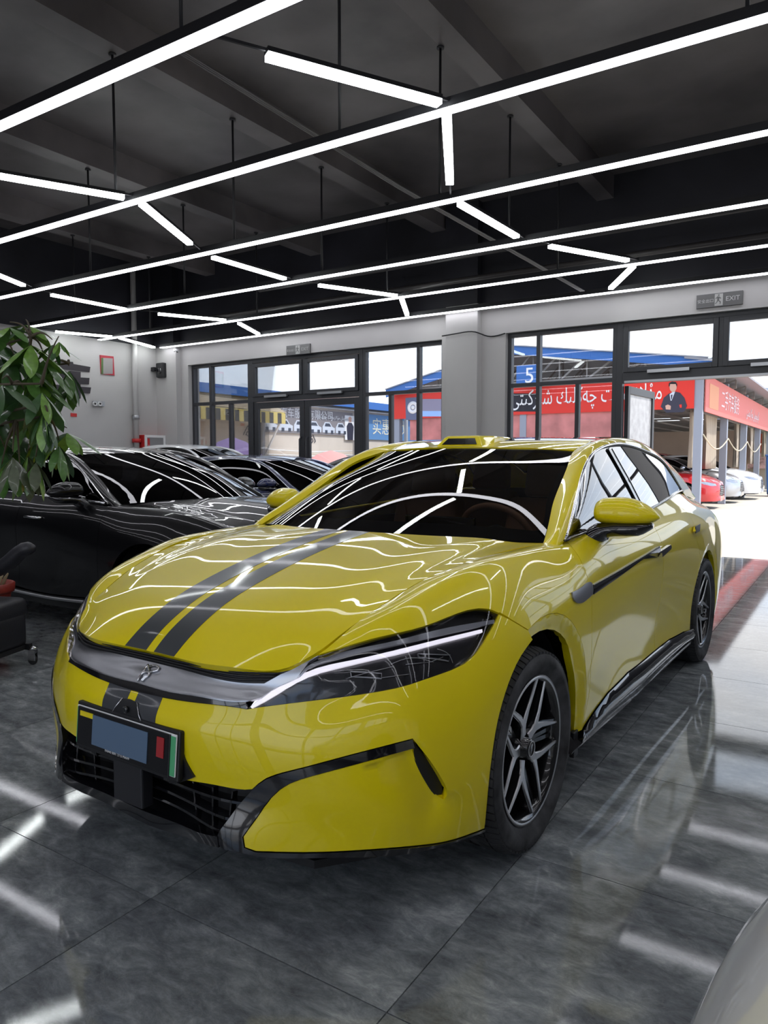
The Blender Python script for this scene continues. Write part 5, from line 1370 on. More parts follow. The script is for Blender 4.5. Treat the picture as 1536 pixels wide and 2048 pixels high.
for cx_ in (190, 200):
    c = at(cx_, 807.5, x=LX + .065)
    MB().lathe([(.001, .0), (.035, .0), (.043, .012), (.046, -.01)], 18, 'x', Matrix.Translation((LX + .065, c.y, c.z))).build('lamp_head', M['white'], em)
    MB().lathe([(.001, .014), (.018, .014), (.018, .006)], 14, 'x', Matrix.Translation((LX + .065, c.y, c.z))).build('lamp_reflector', MBLK, em)
sp = empty('wall_speaker', (LX, 10.66, 3.28), label='small black loudspeaker on a bracket in the left far corner', cat='speaker')
MB().box(.0, .10, -.14, -.05, -.04, .04).box(.09, .14, -.12, -.02, -.015, .015).build('bracket', MBLK, sp)
MB().box(.10, .32, -.09, .08, -.18, .13).build('speaker_box', M['black_plastic'], sp, bevel=.02)
MB().box(.112, .308, -.097, -.089, -.165, .115).build('speaker_grille', mat('speaker_cloth', (.03, .03, .032), .8), sp, bevel=.004)
MB().lathe([(.01, 0), (.07, 0), (.07, -.006), (.01, -.004)], 20, 'y', Matrix.Translation((.21, -.096, -.05))).build('speaker_cone', M['gloss_black'], sp)
# fire cabinet
fc = empty('fire_cabinet', (LX, 10.385, 1.1), label='red fire hydrant cabinet with a white framed glass door by the corner pier', cat='cabinet')
MB().box(0.002, .24, -.265, .265, 0, .78).build('cabinet_body', M['red'], fc, bevel=.006)
mb = MB(); mb.box(.24, .262, -.265, -.215, 0, .78); mb.box(.24, .262, .215, .265, 0, .78); mb.box(.24, .262, -.215, .215, 0, .05); mb.box(.24, .262, -.215, .215, .73, .78)
dr = mb.build('cabinet_door', M['white'], fc)
MB().box(.243, .25, -.215, .215, .05, .73).build('door_glass', mat('cabinet_glass', (.30, .30, .31), .15), dr)
MB().box(.251, .253, -.20, -.14, .1, .71).build('red_strip', M['red'], dr)
text('strip_letters', '火\n警\n119', .05, M['white'], dr, (.256, -.17, .5), (math.pi / 2, 0, math.pi / 2), .001)
# camera dome in the corner
dc = empty('dome_camera', at(352, 703, y=10.7), label='small white dome camera under the black beam in the far left corner', cat='camera')
MB().lathe([(.001, .05), (.055, .05), (.06, .03), (.055, .0), (.03, -.01)], 18).build('camera_base', M['white'], dc)
MB().lathe([(.045, 0), (.04, -.02), (.02, -.04), (.001, -.045)], 16).build('camera_dome', M['gloss_black'], dc)
MB().tube([(0, 0, .05), (.01, .05, .12), (.08, .08, .1), (.1, .1, .15)], .006).build('camera_cable', M['white'], dc)
# exit signs
EXG = mat('exit_sign_grey', (0.12, 0.12, 0.12), .35); EXW = mat('exit_sign_pale', (0.42, 0.42, 0.41), .5)
def exit_sign(x, z, label, pale=False):
    r = empty('exit_sign', (x, WALL_Y - .0, z), label=label, cat='sign', group='exit signs over the doors')
    MB().box(-.285, .285, -.03, 0, -.09, .09).build('sign_case', EXG, r, bevel=.004)
    MB().box(-.055, .045, -.034, -.03, -.078, .078).build('sign_panel', EXW, r)
    rm = MB(); k = -.036
    for poly in ([(-.012, .05), (.008, .05), (.010, .068), (-.010, .068)], [(-.022, .045), (.012, .040), (.004, -.01), (-.018, -.008)], [(.010, .035), (.032, .018), (.026, .008), (.006, .022)], [(-.020, .04), (-.042, .02), (-.036, .012), (-.016, .026)],
                 [(.0, -.005), (.028, -.028), (.022, -.060), (.012, -.058), (.014, -.034), (-.010, -.012)], [(-.018, -.004), (-.004, -.012), (-.026, -.045), (-.046, -.050), (-.044, -.040), (-.030, -.036)]):
        rm.prism([(a - .005, b) for a, b in poly], k, k + .001, 'xz')
    rm.build('running_figure', EXG, r, fix=True)
    lm = mat('exit_letter', (.40, .40, .39) if not pale else (.5, .5, .5), .5)
    text('exit_word', 'EXIT', .085, lm, r, (.165, -.0325, 0), (math.pi / 2, 0, 0), .001)
    text('exit_word', '安全出口', .052, lm, r, (-.168, -.0325, -.005), (math.pi / 2, 0, 0), .001)
    return r
exit_sign(-8.88, 3.415, 'grey exit sign with running figure over the glass double door')
exit_sign(-1.65, 3.49, 'grey exit sign with running figure over the open doorway on the right', True)
cb = MB(); q = smooth_curve([(-5.72, 10.56, 3.35), (-5.4, 10.56, 3.37), (-5.13, 10.56, 3.36), (-5.0, 10.76, 3.31), (-4.72, 10.77, 3.33)], 20); cb.tube([tuple(p) for p in q], .011, 6)
props(cb.build('wall_cable', MBLK), 'thin black cable running round the white column', 'cable')

# ------------------------------------------------------------------ armchair on castors, clay pot, money tree
LTH = mat('black_leather', (0.022, 0.022, 0.028), 0.42, bump=0.15, bscale=120)
def soft(name, w, d, h, loc, parent, m_, rot=(0, 0, 0), r=.4, seg=4):
    bm = bmesh.new(); bmesh.ops.create_cube(bm, size=1)
    for v in bm.verts: v.co = Vector((v.co.x * w, v.co.y * d, v.co.z * h))
    bmesh.ops.bevel(bm, geom=bm.edges[:], offset=min(w, d, h) * r, segments=seg, affect='EDGES', profile=.6)
    me = bpy.data.meshes.new(name); bm.to_mesh(me); bm.free(); me.materials.append(m_); me.polygons.foreach_set('use_smooth', [True] * len(me.polygons))
    o = bpy.data.objects.new(name, me); COL.objects.link(o); o.parent = parent; o.location = loc; o.rotation_euler = rot; return o
ch = empty('armchair', (-4.73, 2.45, 0), (0, 0, math.radians(20)), 'black leather armchair on chrome castors at the left picture edge', 'chair')
soft('seat', .54, .52, .14, (-.06, .02, .38), ch, LTH)
MB().tube([(x_, -.24, .365) for x_ in (-.36, -.35, -.33, .22, .27, .30, .318, .322)], [.03, .08, .10, .10, .092, .075, .04, .004], 24).build('seat_roll', LTH, ch)
soft('base_skirt', .54, .46, .24, (-.06, .03, .24), ch, LTH, r=.2)
soft('backrest', .16, .60, .62, (-.34, .0, .72), ch, LTH, (0, -.2, 0))
ar = MB(); q = smooth_curve([(-.42, .36, .55), (-.2, .36, .58), (.02, .36, .68), (.12, .36, .755), (.20, .36, .765)], 16)
rr = np.interp(np.linspace(0, 1, 16), [0, .7, .95, 1], [.05, .055, .045, .02]); ar.tube([tuple(p) for p in q], list(rr), 12)
ar.build('armrest', LTH, ch)
fr_ = MB(); fr_.bar((-.30, -.24, .12), (.24, -.22, .12), .03, .04).bar((-.30, .26, .12), (.24, .24, .12), .03, .04).bar((.24, -.22, .10), (.14, -.2, .26), .02).bar((.20, -.24, .12), (.20, .24, .12), .03); fr_.build('frame', MBLK, ch)
for cx_, cy_ in ((.26, -.22), (.26, .24), (-.30, -.24), (-.30, .26)):
    ca = MB(); ca.lathe([(.001, .125), (.026, .12), (.026, .105), (.02, .10), (.001, .10)], 14, 'z', Matrix.Translation((cx_, cy_, 0))); ca.box(cx_ - .03, cx_ + .02, cy_ - .018, cy_ - .013, .03, .10); ca.box(cx_ - .03, cx_ + .02, cy_ + .013, cy_ + .018, .03, .10)
    co = ca.build('castor', M['chrome'], ch)
    MB().lathe([(.001, -.011), (.028, -.011), (.033, -.006), (.033, .006), (.028, .011), (.001, .011)], 20, 'y', Matrix.Translation((cx_ - .008, cy_, .0335))).build('castor_wheel', M['rubber'], co)
pot = empty('clay_pot', (-5.22, 2.83, 0), label='red clay flower pot with cut pale stems beside the armchair', cat='pot')
CLAY = mat('red_clay', (0.30, 0.035, 0.025), .45, noise=.15, nscale=20)
MB().lathe([(.001, .0), (.10, .0), (.125, .2), (.150, .40), (.152, .41), (.172, .415), (.176, .43), (.178, .475), (.170, .48), (.155, .475), (.150, .43), (.001, .43)], 36).build('pot_body', CLAY, pot)
MB().lathe([(.001, .445), (.08, .45), (.149, .44)], 20).build('soil', mat('soil', (.03, .02, .015), .9), pot)
PST = mat('pale_stem', (.45, .36, .22), .6)
for k in range(9):
    a = k * 2.4; r0 = .02 + .012 * k
    MB().tube([(r0 * math.cos(a), r0 * math.sin(a), .44), (r0 * 1.3 * math.cos(a), r0 * 1.3 * math.sin(a), .50 + .012 * (k % 3)), (r0 * 1.5 * math.cos(a), r0 * 1.5 * math.sin(a), .515 + .02 * (k % 3))], [.013, .012, .006], 7).build('stem', PST, pot)

tree = empty('money_tree', (-3.55, 1.35, 0), label='tall leafy money tree plant hanging into the picture at the left edge', cat='plant')
LEAF = [mat('leaf_green_%s' % n_, c, .38, noise=.25, nscale=7, coat=.25) for n_, c in (('dark', (.035, .095, .025)), ('mid', (.075, .18, .035)), ('light', (.15, .30, .045)), ('dusty', (.085, .105, .060)))]
for m_ in LEAF: m_.node_tree.nodes['Principled BSDF'].inputs['Transmission Weight'].default_value = 0.0
BARK = mat('bark', (.07, .055, .035), .8, noise=.3)
def leaf_mesh(L, Wd, m_, k):
    vs = []; n = 9
    for i in range(n + 1):
        x = i / n; w = Wd * (math.sin(math.pi * min(1, x * 1.0) ** .85)) ** .8 * (.35 + .65 * x) * 1.15 if 0 < x < 1 else .0015
        w = max(w, .0012); dz = -.22 * L * x * x; edge_ = .10 * w
        vs += [(x * L, -w, dz - edge_ + .004 * math.sin(x * 19 + k)), (x * L, 0, dz), (x * L, w, dz - edge_ + .004 * math.cos(x * 17 + k))]
    fs = []
    for i in range(n): a = i * 3; fs += [(a, a + 3, a + 4, a + 1), (a + 1, a + 4, a + 5, a + 2)]
    me = bpy.data.meshes.new('leaf'); me.from_pydata(vs, [], fs); me.polygons.foreach_set('use_smooth', [True] * len(fs)); me.materials.append(m_); return me
LM = [[leaf_mesh(1.0, .17, m_, k) for k in range(2)] for m_ in LEAF]
crown = MB(); tr_r = random.Random(11)
tp = (-3.55, 1.35)
tl_ = [(0, 0, 0), (.03, .02, .5), (.0, .0, 1.1), (.04, .02, 1.5)]
MB().tube([tuple(p) for p in smooth_curve(tl_, 14)], list(np.linspace(.035, .018, 14)), 10).build('trunk', BARK, tree)
MB().lathe([(.001, 0), (.15, 0), (.20, .36), (.21, .38), (.19, .38), (.18, .32), (.001, .32)], 28, 'z').build('planter', M['black_plastic'], tree)
nleaf = 0
whorls = []  # (px, py, depth f, size px, tone, droop)
for (x_, y_, s_, t_, dr_) in [(20, 655, 60, 1, .3), (52, 650, 62, 2, .2), (2, 690, 75, 0, .4), (62, 690, 80, 2, .5), (28, 720, 90, 0, .5), (88, 720, 62, 1, .5), (118, 684, 26, 2, .6), (60, 752, 80, 1, .5), (100, 745, 66, 2, .6), (138, 742, 70, 1, .9), (5, 770, 95, 0, .4), (48, 790, 90, 0, .6), (84, 785, 78, 0, .8),
              (20, 830, 80, 0, .5), (60, 822, 85, 1, .7), (86, 826, 62, 0, .9), (8, 870, 70, 1, .5), (44, 872, 66, 0, .6), (78, 872, 60, 0, .8), (134, 866, 58, 2, .5), (118, 892, 56, 1, .9), (26, 915, 70, 3, .7), (56, 912, 72, 3, .9), (72, 925, 58, 3, .9), (4, 940, 50, 1, .8), (40, 945, 40, 3, .9), (95, 850, 45, 0, 1.0), (105, 690, 45, 0, .4), (10, 905, 60, 0, .6), (-20, 700, 80, 0, .4), (-25, 800, 80, 0, .5), (-15, 870, 80, 0, .5)]:
    f_ = 2.75 + tr_r.uniform(-.25, .30)
    r_ = ray(x_, y_); p = Vector((0, 0, CAM_H)) + r_ * (f_ / (r_.dot(Vector((-math.sin(CAM_YAW), math.cos(CAM_YAW), 0)))))
    whorls.append((p, s_ * f_ / FPX, t_, dr_))
br = MB()
hub = Vector((tp[0] + .04, tp[1] + .02, 1.45)); stem_pts = []
for i_ in (3, 9, 18, 26, 12, 15):
    e_ = whorls[i_][0] if i_ < len(whorls) else hub; k0 = hub - Vector((0, 0, .35 if i_ > 14 else .1))
    q = smooth_curve([k0[:], (k0.lerp(e_, .5) + Vector((-.05, 0, .12)))[:], (e_ + Vector((0, 0, .03)))[:]], 9)
    br.tube([tuple(v) for v in q], list(np.linspace(.012, .004, 9)), 6); stem_pts += [Vector(v) for v in q[2:]]
for (p, s_, t_, dr_) in whorls:
    a0 = min(stem_pts, key=lambda v: (v - p).length); mid = a0.lerp(p, .5) + Vector((0, 0, .03))
    br.tube([tuple(v) for v in smooth_curve([a0[:], mid[:], (p + Vector((0, 0, .02)))[:]], 8)], [.007, .006, .005, .004, .0035, .003, .0025, .002], 5)
    k = 6 if s_ > .09 else 5; ph_ = tr_r.uniform(0, 6)
    for j in range(k):
        if nleaf >= 285: break
        a = ph_ + j * 2 * math.pi / k + tr_r.uniform(-.15, .15)
        tone = t_ if tr_r.random() < .7 else tr_r.choice([0, 1, 1, 2])
        o = bpy.data.objects.new('leaf', LM[tone][j % 2]); COL.objects.link(o); o.parent = tree
        sc_ = s_ * tr_r.uniform(.95, 1.35)
        o.matrix_parent_inverse = Matrix.Translation((-tp[0], -tp[1], 0)); 
        o.location = p; o.rotation_euler = Euler((tr_r.uniform(-.3, .3), dr_ * 1.05 + tr_r.uniform(-.15, .25), a), 'XYZ'); o.scale = (sc_, sc_ * tr_r.uniform(.95, 1.3), sc_)
        nleaf += 1
bo = br.build('branches', BARK, tree); bo.matrix_parent_inverse = Matrix.Translation((-tp[0], -tp[1], 0))

# ------------------------------------------------------------------ outside: yard, shed with banners, stalls, bins
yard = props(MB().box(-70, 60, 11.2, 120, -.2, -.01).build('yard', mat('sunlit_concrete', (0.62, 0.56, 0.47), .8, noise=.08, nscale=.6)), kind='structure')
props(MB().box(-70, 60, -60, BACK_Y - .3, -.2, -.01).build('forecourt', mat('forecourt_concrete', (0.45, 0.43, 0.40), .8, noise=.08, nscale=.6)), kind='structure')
GP = mat('grey_post', (0.30, 0.33, 0.40), .5); RED_B = mat('banner_red', (0.72, 0.035, 0.022), .5); RED_P = mat('banner_pale_red', (0.66, 0.16, 0.14), .6)  # side banner red is paler than the front banner red
BLU = mat('roof_blue', (0.04, 0.15, 0.46), .45); BLB = mat('banner_blue', (0.12, 0.27, 0.52), .55); WH = M['white']
SX, SY = -3.57, 20.65
def shape_ar(t):
    """joined letter shapes in drawing order for the right-to-left words"""
    D = {'م': 0xFEE1, 'ل': 0xFEDD, 'ت': 0xFE95, 'ك': 0xFED9, 'ش': 0xFEB5, 'س': 0xFEB1, 'ب': 0xFE8F, 'چ': 0xFB7A, 'پ': 0xFB56, 'ئ': 0xFE89}
    Rj = {'ا': (0xFE8D, 0xFE8E), 'ز': (0xFEAF, 0xFEB0), 'ر': (0xFEAD, 0xFEAE), 'و': (0xFEED, 0xFEEE), 'ۇ': (0xFBD7, 0xFBD8), 'ە': (0xFEE9, 0xFEEA)}
    out = []; n = len(t); i = 0
    dual = lambda c: c in D or c == 'ى'
    while i < n:
        c = t[i]; pj_ = i > 0 and dual(t[i - 1])
        if c == 'ل' and i + 1 < n and t[i + 1] == 'ا': out.append(chr(0xFEFC if pj_ else 0xFEFB)); i += 2; continue
        nj = i + 1 < n and t[i + 1] != ' '
        if c in D: out.append(chr(D[c] + (3 if pj_ and nj else 2 if nj else 1 if pj_ else 0)))
        elif c == 'ى': out.append(chr(0xFBE9 if pj_ and nj else 0xFBE8 if nj else 0xFEF0 if pj_ else 0xFEEF))
        elif c in Rj: out.append(chr(Rj[c][1 if pj_ else 0]))
        else: out.append(c)
        i += 1
    return ''.join(out[::-1])
shed = empty('shed', (SX, SY, 0), label='open shed with red banners and a blue gable roof across the yard', cat='shed')
def inv(o): o.matrix_parent_inverse = Matrix.Translation((-SX, -SY, 0)); return o
for yy in (SY, 24.96, 29.6, 33.9, 38.5, 43):
    inv(MB().box(SX - .10, SX + .10, yy - .10, yy + .10, 0, 3.7).build('post', GP, shed))
for xx in (-8.4, -12.8): inv(MB().box(xx - .1, xx + .1, SY - .1, SY + .1, 0, 3.6).build('post', GP, shed))
inv(MB().box(-12.9, SX - .1, SY - .13, SY - .10, 2.70, 3.60).build('front_banner', RED_B, shed))
inv(MB().box(-12.3, -5.4, SY - .08, SY - .05, 2.0, 2.70).build('lower_banner', mat('lower_banner_pink', (0.55, 0.20, 0.19), .6, noise=.3, nscale=2), shed))
inv(MB().box(SX + .12, SX + .15, SY + .05, 46, 2.62, 3.58).build('side_banner', RED_P, shed))
inv(MB().box(SX + .151, SX + .156, SY + .6, SY + 2.1, 2.75, 3.4).build('banner_orange_field', mat('pale_orange', (.70, .30, .16), .6), shed))
# gable fascia and roof
gab = [(-13.0, 3.63), (-8.65, 4.68), (-3.2, 3.92)]
for (x0, z0), (x1, z1) in zip(gab, gab[1:]):
    inv(MB().add([(x0, SY - .45, z0), (x1, SY - .45, z1), (x1, SY - .45, z1 - .24), (x0, SY - .45, z0 - .24), (x0, SY - .40, z0), (x1, SY - .40, z1), (x1, SY - .40, z1 - .24), (x0, SY - .40, z0 - .24)],
                 [(0, 3, 2, 1), (4, 5, 6, 7), (0, 1, 5, 4), (3, 7, 6, 2), (0, 4, 7, 3), (1, 2, 6, 5)]).build('blue_fascia', BLU, shed))
    inv(MB().add([(x0, SY - .5, z0 + .03), (x1, SY - .5, z1 + .03), (x1, 48, z1 + .03), (x0, 48, z0 + .03), (x0, SY - .5, z0), (x1, SY - .5, z1), (x1, 48, z1), (x0, 48, z0)],
                 [(0, 1, 2, 3), (4, 7, 6, 5), (0, 4, 5, 1), (1, 5, 6, 2), (2, 6, 7, 3), (3, 7, 4, 0)]).build('roof_sheet', mat('roof_sheet_grey', (.30, .31, .34), .6), shed))
TRM = mat('truss_steel', (0.22, 0.21, 0.20), .6)
for yy in (SY - .2, 23, 25.3, 27.6, 30, 33, 36, 40):
    tb = MB(); tb.bar((-12.9, yy, 3.60), (-3.3, yy, 3.62), .09); 
    for k in range(12):
        xa = -12.8 + k * .79; za = np.interp(xa, [g[0] for g in gab], [g[1] for g in gab]) - .1; xb = xa + .79
        zb = np.interp(xb, [g[0] for g in gab], [g[1] for g in gab]) - .1
        tb.bar((xa, yy, 3.6), (xb, yy, zb), .05); tb.bar((xb, yy, zb), (xb, yy, 3.6), .04)
    inv(tb.build('roof_truss', TRM, shed))
for zz in (3.05, 3.3):
    tb = MB()
    for yy in np.arange(SY + 1, 44, 1.6): tb.bar((-12.9, yy, zz - .35), (-3.5, yy, zz - .3), .06); 
    for xx in np.arange(-12.5, -3.6, 1.1): tb.bar((xx, SY + .2, zz - .38), (xx, 46, zz - .38), .05)
    inv(tb.build('lower_bracing', TRM, shed))
# back wall of the shed with orange panels between dark posts
for k in range(8):
    x0 = -13 + k * 1.2
    inv(MB().box(x0 + .06, x0 + 1.14, 43.9, 44, 1.75, 3.3).build('orange_panel', mat('orange_red_panel', (.45, .10, .05), .6) if k == 0 else bpy.data.materials['orange_red_panel'], shed))
    inv(MB().box(x0 - .05, x0 + .05, 43.7, 43.85, 0, 3.4).build('dark_post', MBLK, shed))
    inv(MB().box(x0 + .06, x0 + 1.14, 43.9, 44, .9, 1.7).build('flower_panel', mat('pale_flower_panel', (.55, .35, .33), .6, noise=.5, nscale=6) if k == 0 else bpy.data.materials['pale_flower_panel'], shed))
inv(MB().box(-13.4, -3.6, 44.1, 44.2, 0, 3.5).build('back_cladding', mat('beige_cladding', (.42, .36, .29), .7), shed))
# printed man on the front banner
man = empty('banner_print', (0, 0, 0)); man.parent = shed; man.matrix_parent_inverse = Matrix.Translation((-SX, -SY, 0))
PY = SY - .132
def fprint(name, pxl, m_, lay, parent):
    pts = [at(a, b, y=PY) for a, b in pxl]
    MB().prism([(p.x, p.z) for p in pts], PY - .002 * lay - .004, PY - .002 * lay, 'xz').build(name, m_, parent, fix=True)
K = lambda *q: [(1310 + a / 5.39, 740 + b / 5.39) for a, b in q]
SUIT = mat('print_suit', (.035, .035, .06), .6); SKIN = mat('print_skin', (.62, .38, .30), .6)
fprint('print_suit', K((150, 255), (215, 232), (270, 245), (318, 300), (345, 385), (318, 445), (300, 455), (120, 460), (62, 395), (95, 300)), SUIT, 1, man)
fprint('print_shirt', K((158, 262), (186, 240), (218, 232), (180, 330), (168, 330)), mat('print_shirt', (.6, .65, .75), .6), 2, man)
fprint('print_tie', K((172, 268), (190, 266), (182, 315), (174, 322)), SUIT, 3, man)
fprint('print_face', K((155, 165), (170, 140), (215, 138), (235, 165), (232, 205), (212, 236), (185, 240), (162, 215)), SKIN, 2, man)
fprint('print_hair', K((148, 170), (152, 140), (185, 124), (225, 130), (240, 155), (236, 185), (224, 152), (165, 152), (156, 185)), mat('print_hair', (.01, .01, .012), .6), 3, man)
fprint('print_hand', K((112, 385), (140, 372), (172, 388), (168, 428), (118, 425)), SKIN, 3, man)
fprint('print_gap', K((262, 375), (288, 370), (290, 405), (270, 408)), RED_B, 3, man)
ug = text('banner_words', shape_ar('مۇلازىمەت چەكلىك شىركىتى'), .62, WH, shed, (0, 0, 0), (math.pi / 2, 0, 0), .002); inv(ug); ug.location = (-6.62, PY - .01, 3.16); ug.scale = (.62, 1, 1)
ug2 = text('banner_words', shape_ar('سو'), .55, WH, shed, (0, 0, 0), (math.pi / 2, 0, 0), .002); inv(ug2); ug2.location = (-4.98, PY - .01, 3.2); ug2.scale = (.8, 1, 1)
fprint('blank_patch', [(1025, 787), (1074, 787), (1074, 823), (1025, 823)], mat('patch_black', (.018, .018, .028), .7), 2, man)
fprint('emblem_field', [(811, 796), (842, 794), (842, 840), (812, 840)], mat('emblem_slate', (.13, .15, .25), .6), 1, man)
c = at(826, 815, y=PY)
MB().lathe([(.09, -.0), (.20, -.0), (.20, -.008), (.09, -.008)], 24, 'y', Matrix.Translation((c.x, PY - .006, c.z)), close=True).build('emblem_ring', WH, man)
MB().lathe([(.001, -.008), (.07, -.008), (.07, 0)], 18, 'y', Matrix.Translation((c.x, PY - .006, c.z))).build('emblem_disc', WH, man)
fprint('blank_patch', [(842, 798), (892, 798), (892, 822), (842, 822)], mat('patch_mauve', (.28, .26, .36), .7), 2, man)
fprint('blank_patch', [(842, 822), (892, 822), (892, 833), (842, 833)], mat('patch_sky', (.33, .53, .93), .7), 2, man)
sw_ = text('side_banner_words', '二手汽车服务', .62, mat('pinkish_white', (.80, .62, .66), .6), shed, (0, 0, 0), (math.pi / 2, 0, math.pi / 2), .002, 'LEFT'); inv(sw_); sw_.location = (SX + .157, SY + 2.6, 3.08)
sw2 = text('side_banner_words', shape_ar('ئاپتوموبىل مۇلازىمىتى'), .45, bpy.data.materials['pinkish_white'], shed, (0, 0, 0), (math.pi / 2, 0, math.pi / 2), .002, 'LEFT'); inv(sw2); sw2.location = (SX + .157, SY + 8.2, 3.05)
five = props(MB().box(-.38, .38, -.02, .02, -.3, .3).build('number_board', BLU), 'blue board with a white 5 hanging in the shed gable', 'sign'); c = at(1058, 751, y=SY - .5); five.location = c
text('board_number', '5', .62, WH, five, (.02, -.024, -.02), (math.pi / 2, 0, 0), .002)
# eave of the long right side
inv(MB().add([(SX - .3, SY - .5, 4.02), (SX + .75, SY - .5, 3.84), (SX + .75, 48, 3.84), (SX - .3, 48, 4.02), (SX - .3, SY - .5, 3.96), (SX + .75, SY - .5, 3.78), (SX + .75, 48, 3.78), (SX - .3, 48, 3.96)],
             [(0, 1, 2, 3), (4, 7, 6, 5), (0, 4, 5, 1), (1, 5, 6, 2), (2, 6, 7, 3), (3, 7, 4, 0)]).build('eave', mat('eave_grey', (.28, .28, .31), .6), shed))
# tarpaulin curtains tied back, rope
TARP = mat('beige_tarpaulin', (.42, .36, .29), .8)
def curtain(y0, y1, z0, z1, x, label, taper=.8):
    vs = []; n = 26; m_ = 7
    for i in range(n + 1):
        for j in range(m_ + 1):
            w = j / m_; k = taper + (1 - taper) * abs(2 * w - .9); yc = (y0 + y1) / 2
            yy = yc + (y0 + (y1 - y0) * i / n - yc) * k
            vs.append((x + .07 * math.sin(i * 1.3 + w), yy, z1 + (z0 - z1) * w))
    fs = [(i * (m_ + 1) + j, (i + 1) * (m_ + 1) + j, (i + 1) * (m_ + 1) + j + 1, i * (m_ + 1) + j + 1) for i in range(n) for j in range(m_)]
    mb = MB(); mb.add(vs, fs, True); o = mb.build('curtain', TARP); s_ = o.modifiers.new('s', 'SOLIDIFY'); s_.thickness = .01
    props(o, label, 'curtain', 'tarpaulin curtains of the shed')
curtain(20.9, 22.4, 1.15, 2.7, SX - .25, 'beige tarpaulin curtain bundled behind the corner post of the shed')
curtain(22.7, 24.6, 1.1, 2.9, SX - .2, 'beige tarpaulin curtain hanging left of the second shed post')
curtain(29.0, 29.9, 1.1, 2.9, SX - .2, 'beige tarpaulin curtain at the third shed post')
curtain(33.0, 34.6, 1.2, 2.9, SX - .2, 'beige tarpaulin curtain at the fourth shed post')
curtain(38.0, 39.6, 1.5, 2.9, SX - .2, 'beige tarpaulin curtain at the fifth shed post')
rp = MB(); q = []
for a, b in ((SY, 24.96), (24.96, 29.6), (29.6, 33.9)):
    for w in np.linspace(0, 1, 9): q.append((SX + .13, a + (b - a) * w, 2.02 - .35 * math.sin(math.pi * w)))
rp.tube(q, .02, 6); props(rp.build('rope', mat('pale_rope', (.62, .55, .42), .8)), 'pale rope strung between the shed posts', 'rope')
# wheelie bins and far wall
def bin_(loc, m_, label, w=.6, h=1.05):
    r = empty('wheelie_bin', loc, (0, 0, .1), label, 'bin')
    MB().add([(-w * .42, -w * .42, .06), (w * .42, -w * .42, .06), (w * .42, w * .42, .06), (-w * .42, w * .42, .06), (-w / 2, -w / 2, h), (w / 2, -w / 2, h), (w / 2, w / 2, h), (-w / 2, w / 2, h)], [(0, 3, 2, 1), (4, 5, 6, 7), (0, 1, 5, 4), (1, 2, 6, 5), (2, 3, 7, 6), (3, 0, 4, 7)]).build('bin_body', m_, r, bevel=.03)
    MB().box(-w * .54, w * .54, -w * .54, w * .54, h, h + .06).build('lid', m_, r, bevel=.02)
    for sx_ in (-1, 1): MB().lathe([(.001, -.03), (.09, -.03), (.09, .03), (.001, .03)], 16, 'x', Matrix.Translation((sx_ * w * .35, -w * .42, .09))).build('bin_wheel', M['rubber'], r)
bin_((-2.55, 28.9 + 2.4, 0), mat('bin_blue', (.03, .11, .33), .5), 'blue wheeled bin beside the white car under the shed', .85, 1.5)
bin_((-2.0, 36.5, 0), mat('bin_green', (.05, .33, .05), .5), 'green bin farthest right at the end of the yard', 1.5, 1.5)
props(MB().box(-9, -3.95, 34.2, 34.3, 0, 2.6).build('corrugated_screen', mat('beige_screen', (.50, .42, .34), .75, noise=.1, nscale=1)), 'beige corrugated screen behind the parked cars in the shed', 'screen')
props(MB().box(-9, 30, 50, 50.3, 0, 2.2).build('yard_wall', mat('yard_wall_pale', (.72, .70, .67), .8)), 'pale low wall at the far end of the yard', 'wall')
# row of stalls on the left, facing right (+X)
ST = -16.0
stl = empty('stall_building', (ST, 12, 0), label='long low stall building with blue roof edge and tarpaulin banners outside the left windows', cat='building')
def inv2(o): o.matrix_parent_inverse = Matrix.Translation((-ST, -12, 0)); return o
inv2(MB().box(ST - 4, ST, 11.5, 40, 0, 3.2).build('stall_wall', mat('beige_tarp_wall', (.66, .58, .50), .8, noise=.08, nscale=1), stl))
inv2(MB().add([(ST + .35, 11, 3.55), (ST + .35, 40, 3.55), (ST - 4.4, 40, 4.0), (ST - 4.4, 11, 4.0), (ST + .35, 11, 3.28), (ST + .35, 40, 3.28), (ST - 4.4, 40, 3.7), (ST - 4.4, 11, 3.7)], [(0, 1, 2, 3), (4, 7, 6, 5), (0, 4, 5, 1), (1, 5, 6, 2), (2, 6, 7, 3), (3, 7, 4, 0)]).build('blue_roof', BLU, stl))
inv2(MB().box(ST + .01, ST + .05, 17.2, 22.5, 2.25, 3.1).build('grey_banner', mat('banner_grey', (.24, .22, .23), .6), stl))
inv2(MB().box(ST + .01, ST + .05, 22.7, 30, 2.15, 3.12).build('blue_banner', BLB, stl))
t1 = text('grey_banner_words', '同路人汽车服务有限公司', .36, WH, stl, (0, 0, 0), (math.pi / 2, 0, math.pi / 2), .002); inv2(t1); t1.location = (ST + .056, 19.3, 2.9)
t1b = text('grey_banner_words', shape_ar('ئاپتوموبىل مۇلازىمەت چەكلىك شىركىتى'), .17, WH, stl, (0, 0, 0), (math.pi / 2, 0, math.pi / 2), .002); inv2(t1b); t1b.location = (ST + .056, 21.1, 2.88)
t2 = text('blue_banner_words', '实惠   找   想一手', .68, mat('banner_cream', (.8, .76, .6), .6), stl, (0, 0, 0), (math.pi / 2, 0, math.pi / 2), .002); inv2(t2); t2.location = (ST + .056, 26.4, 2.62)
CARW = mat('print_car_white', (.62, .66, .74), .6); CARD = mat('print_car_dark', (.06, .07, .10), .6)
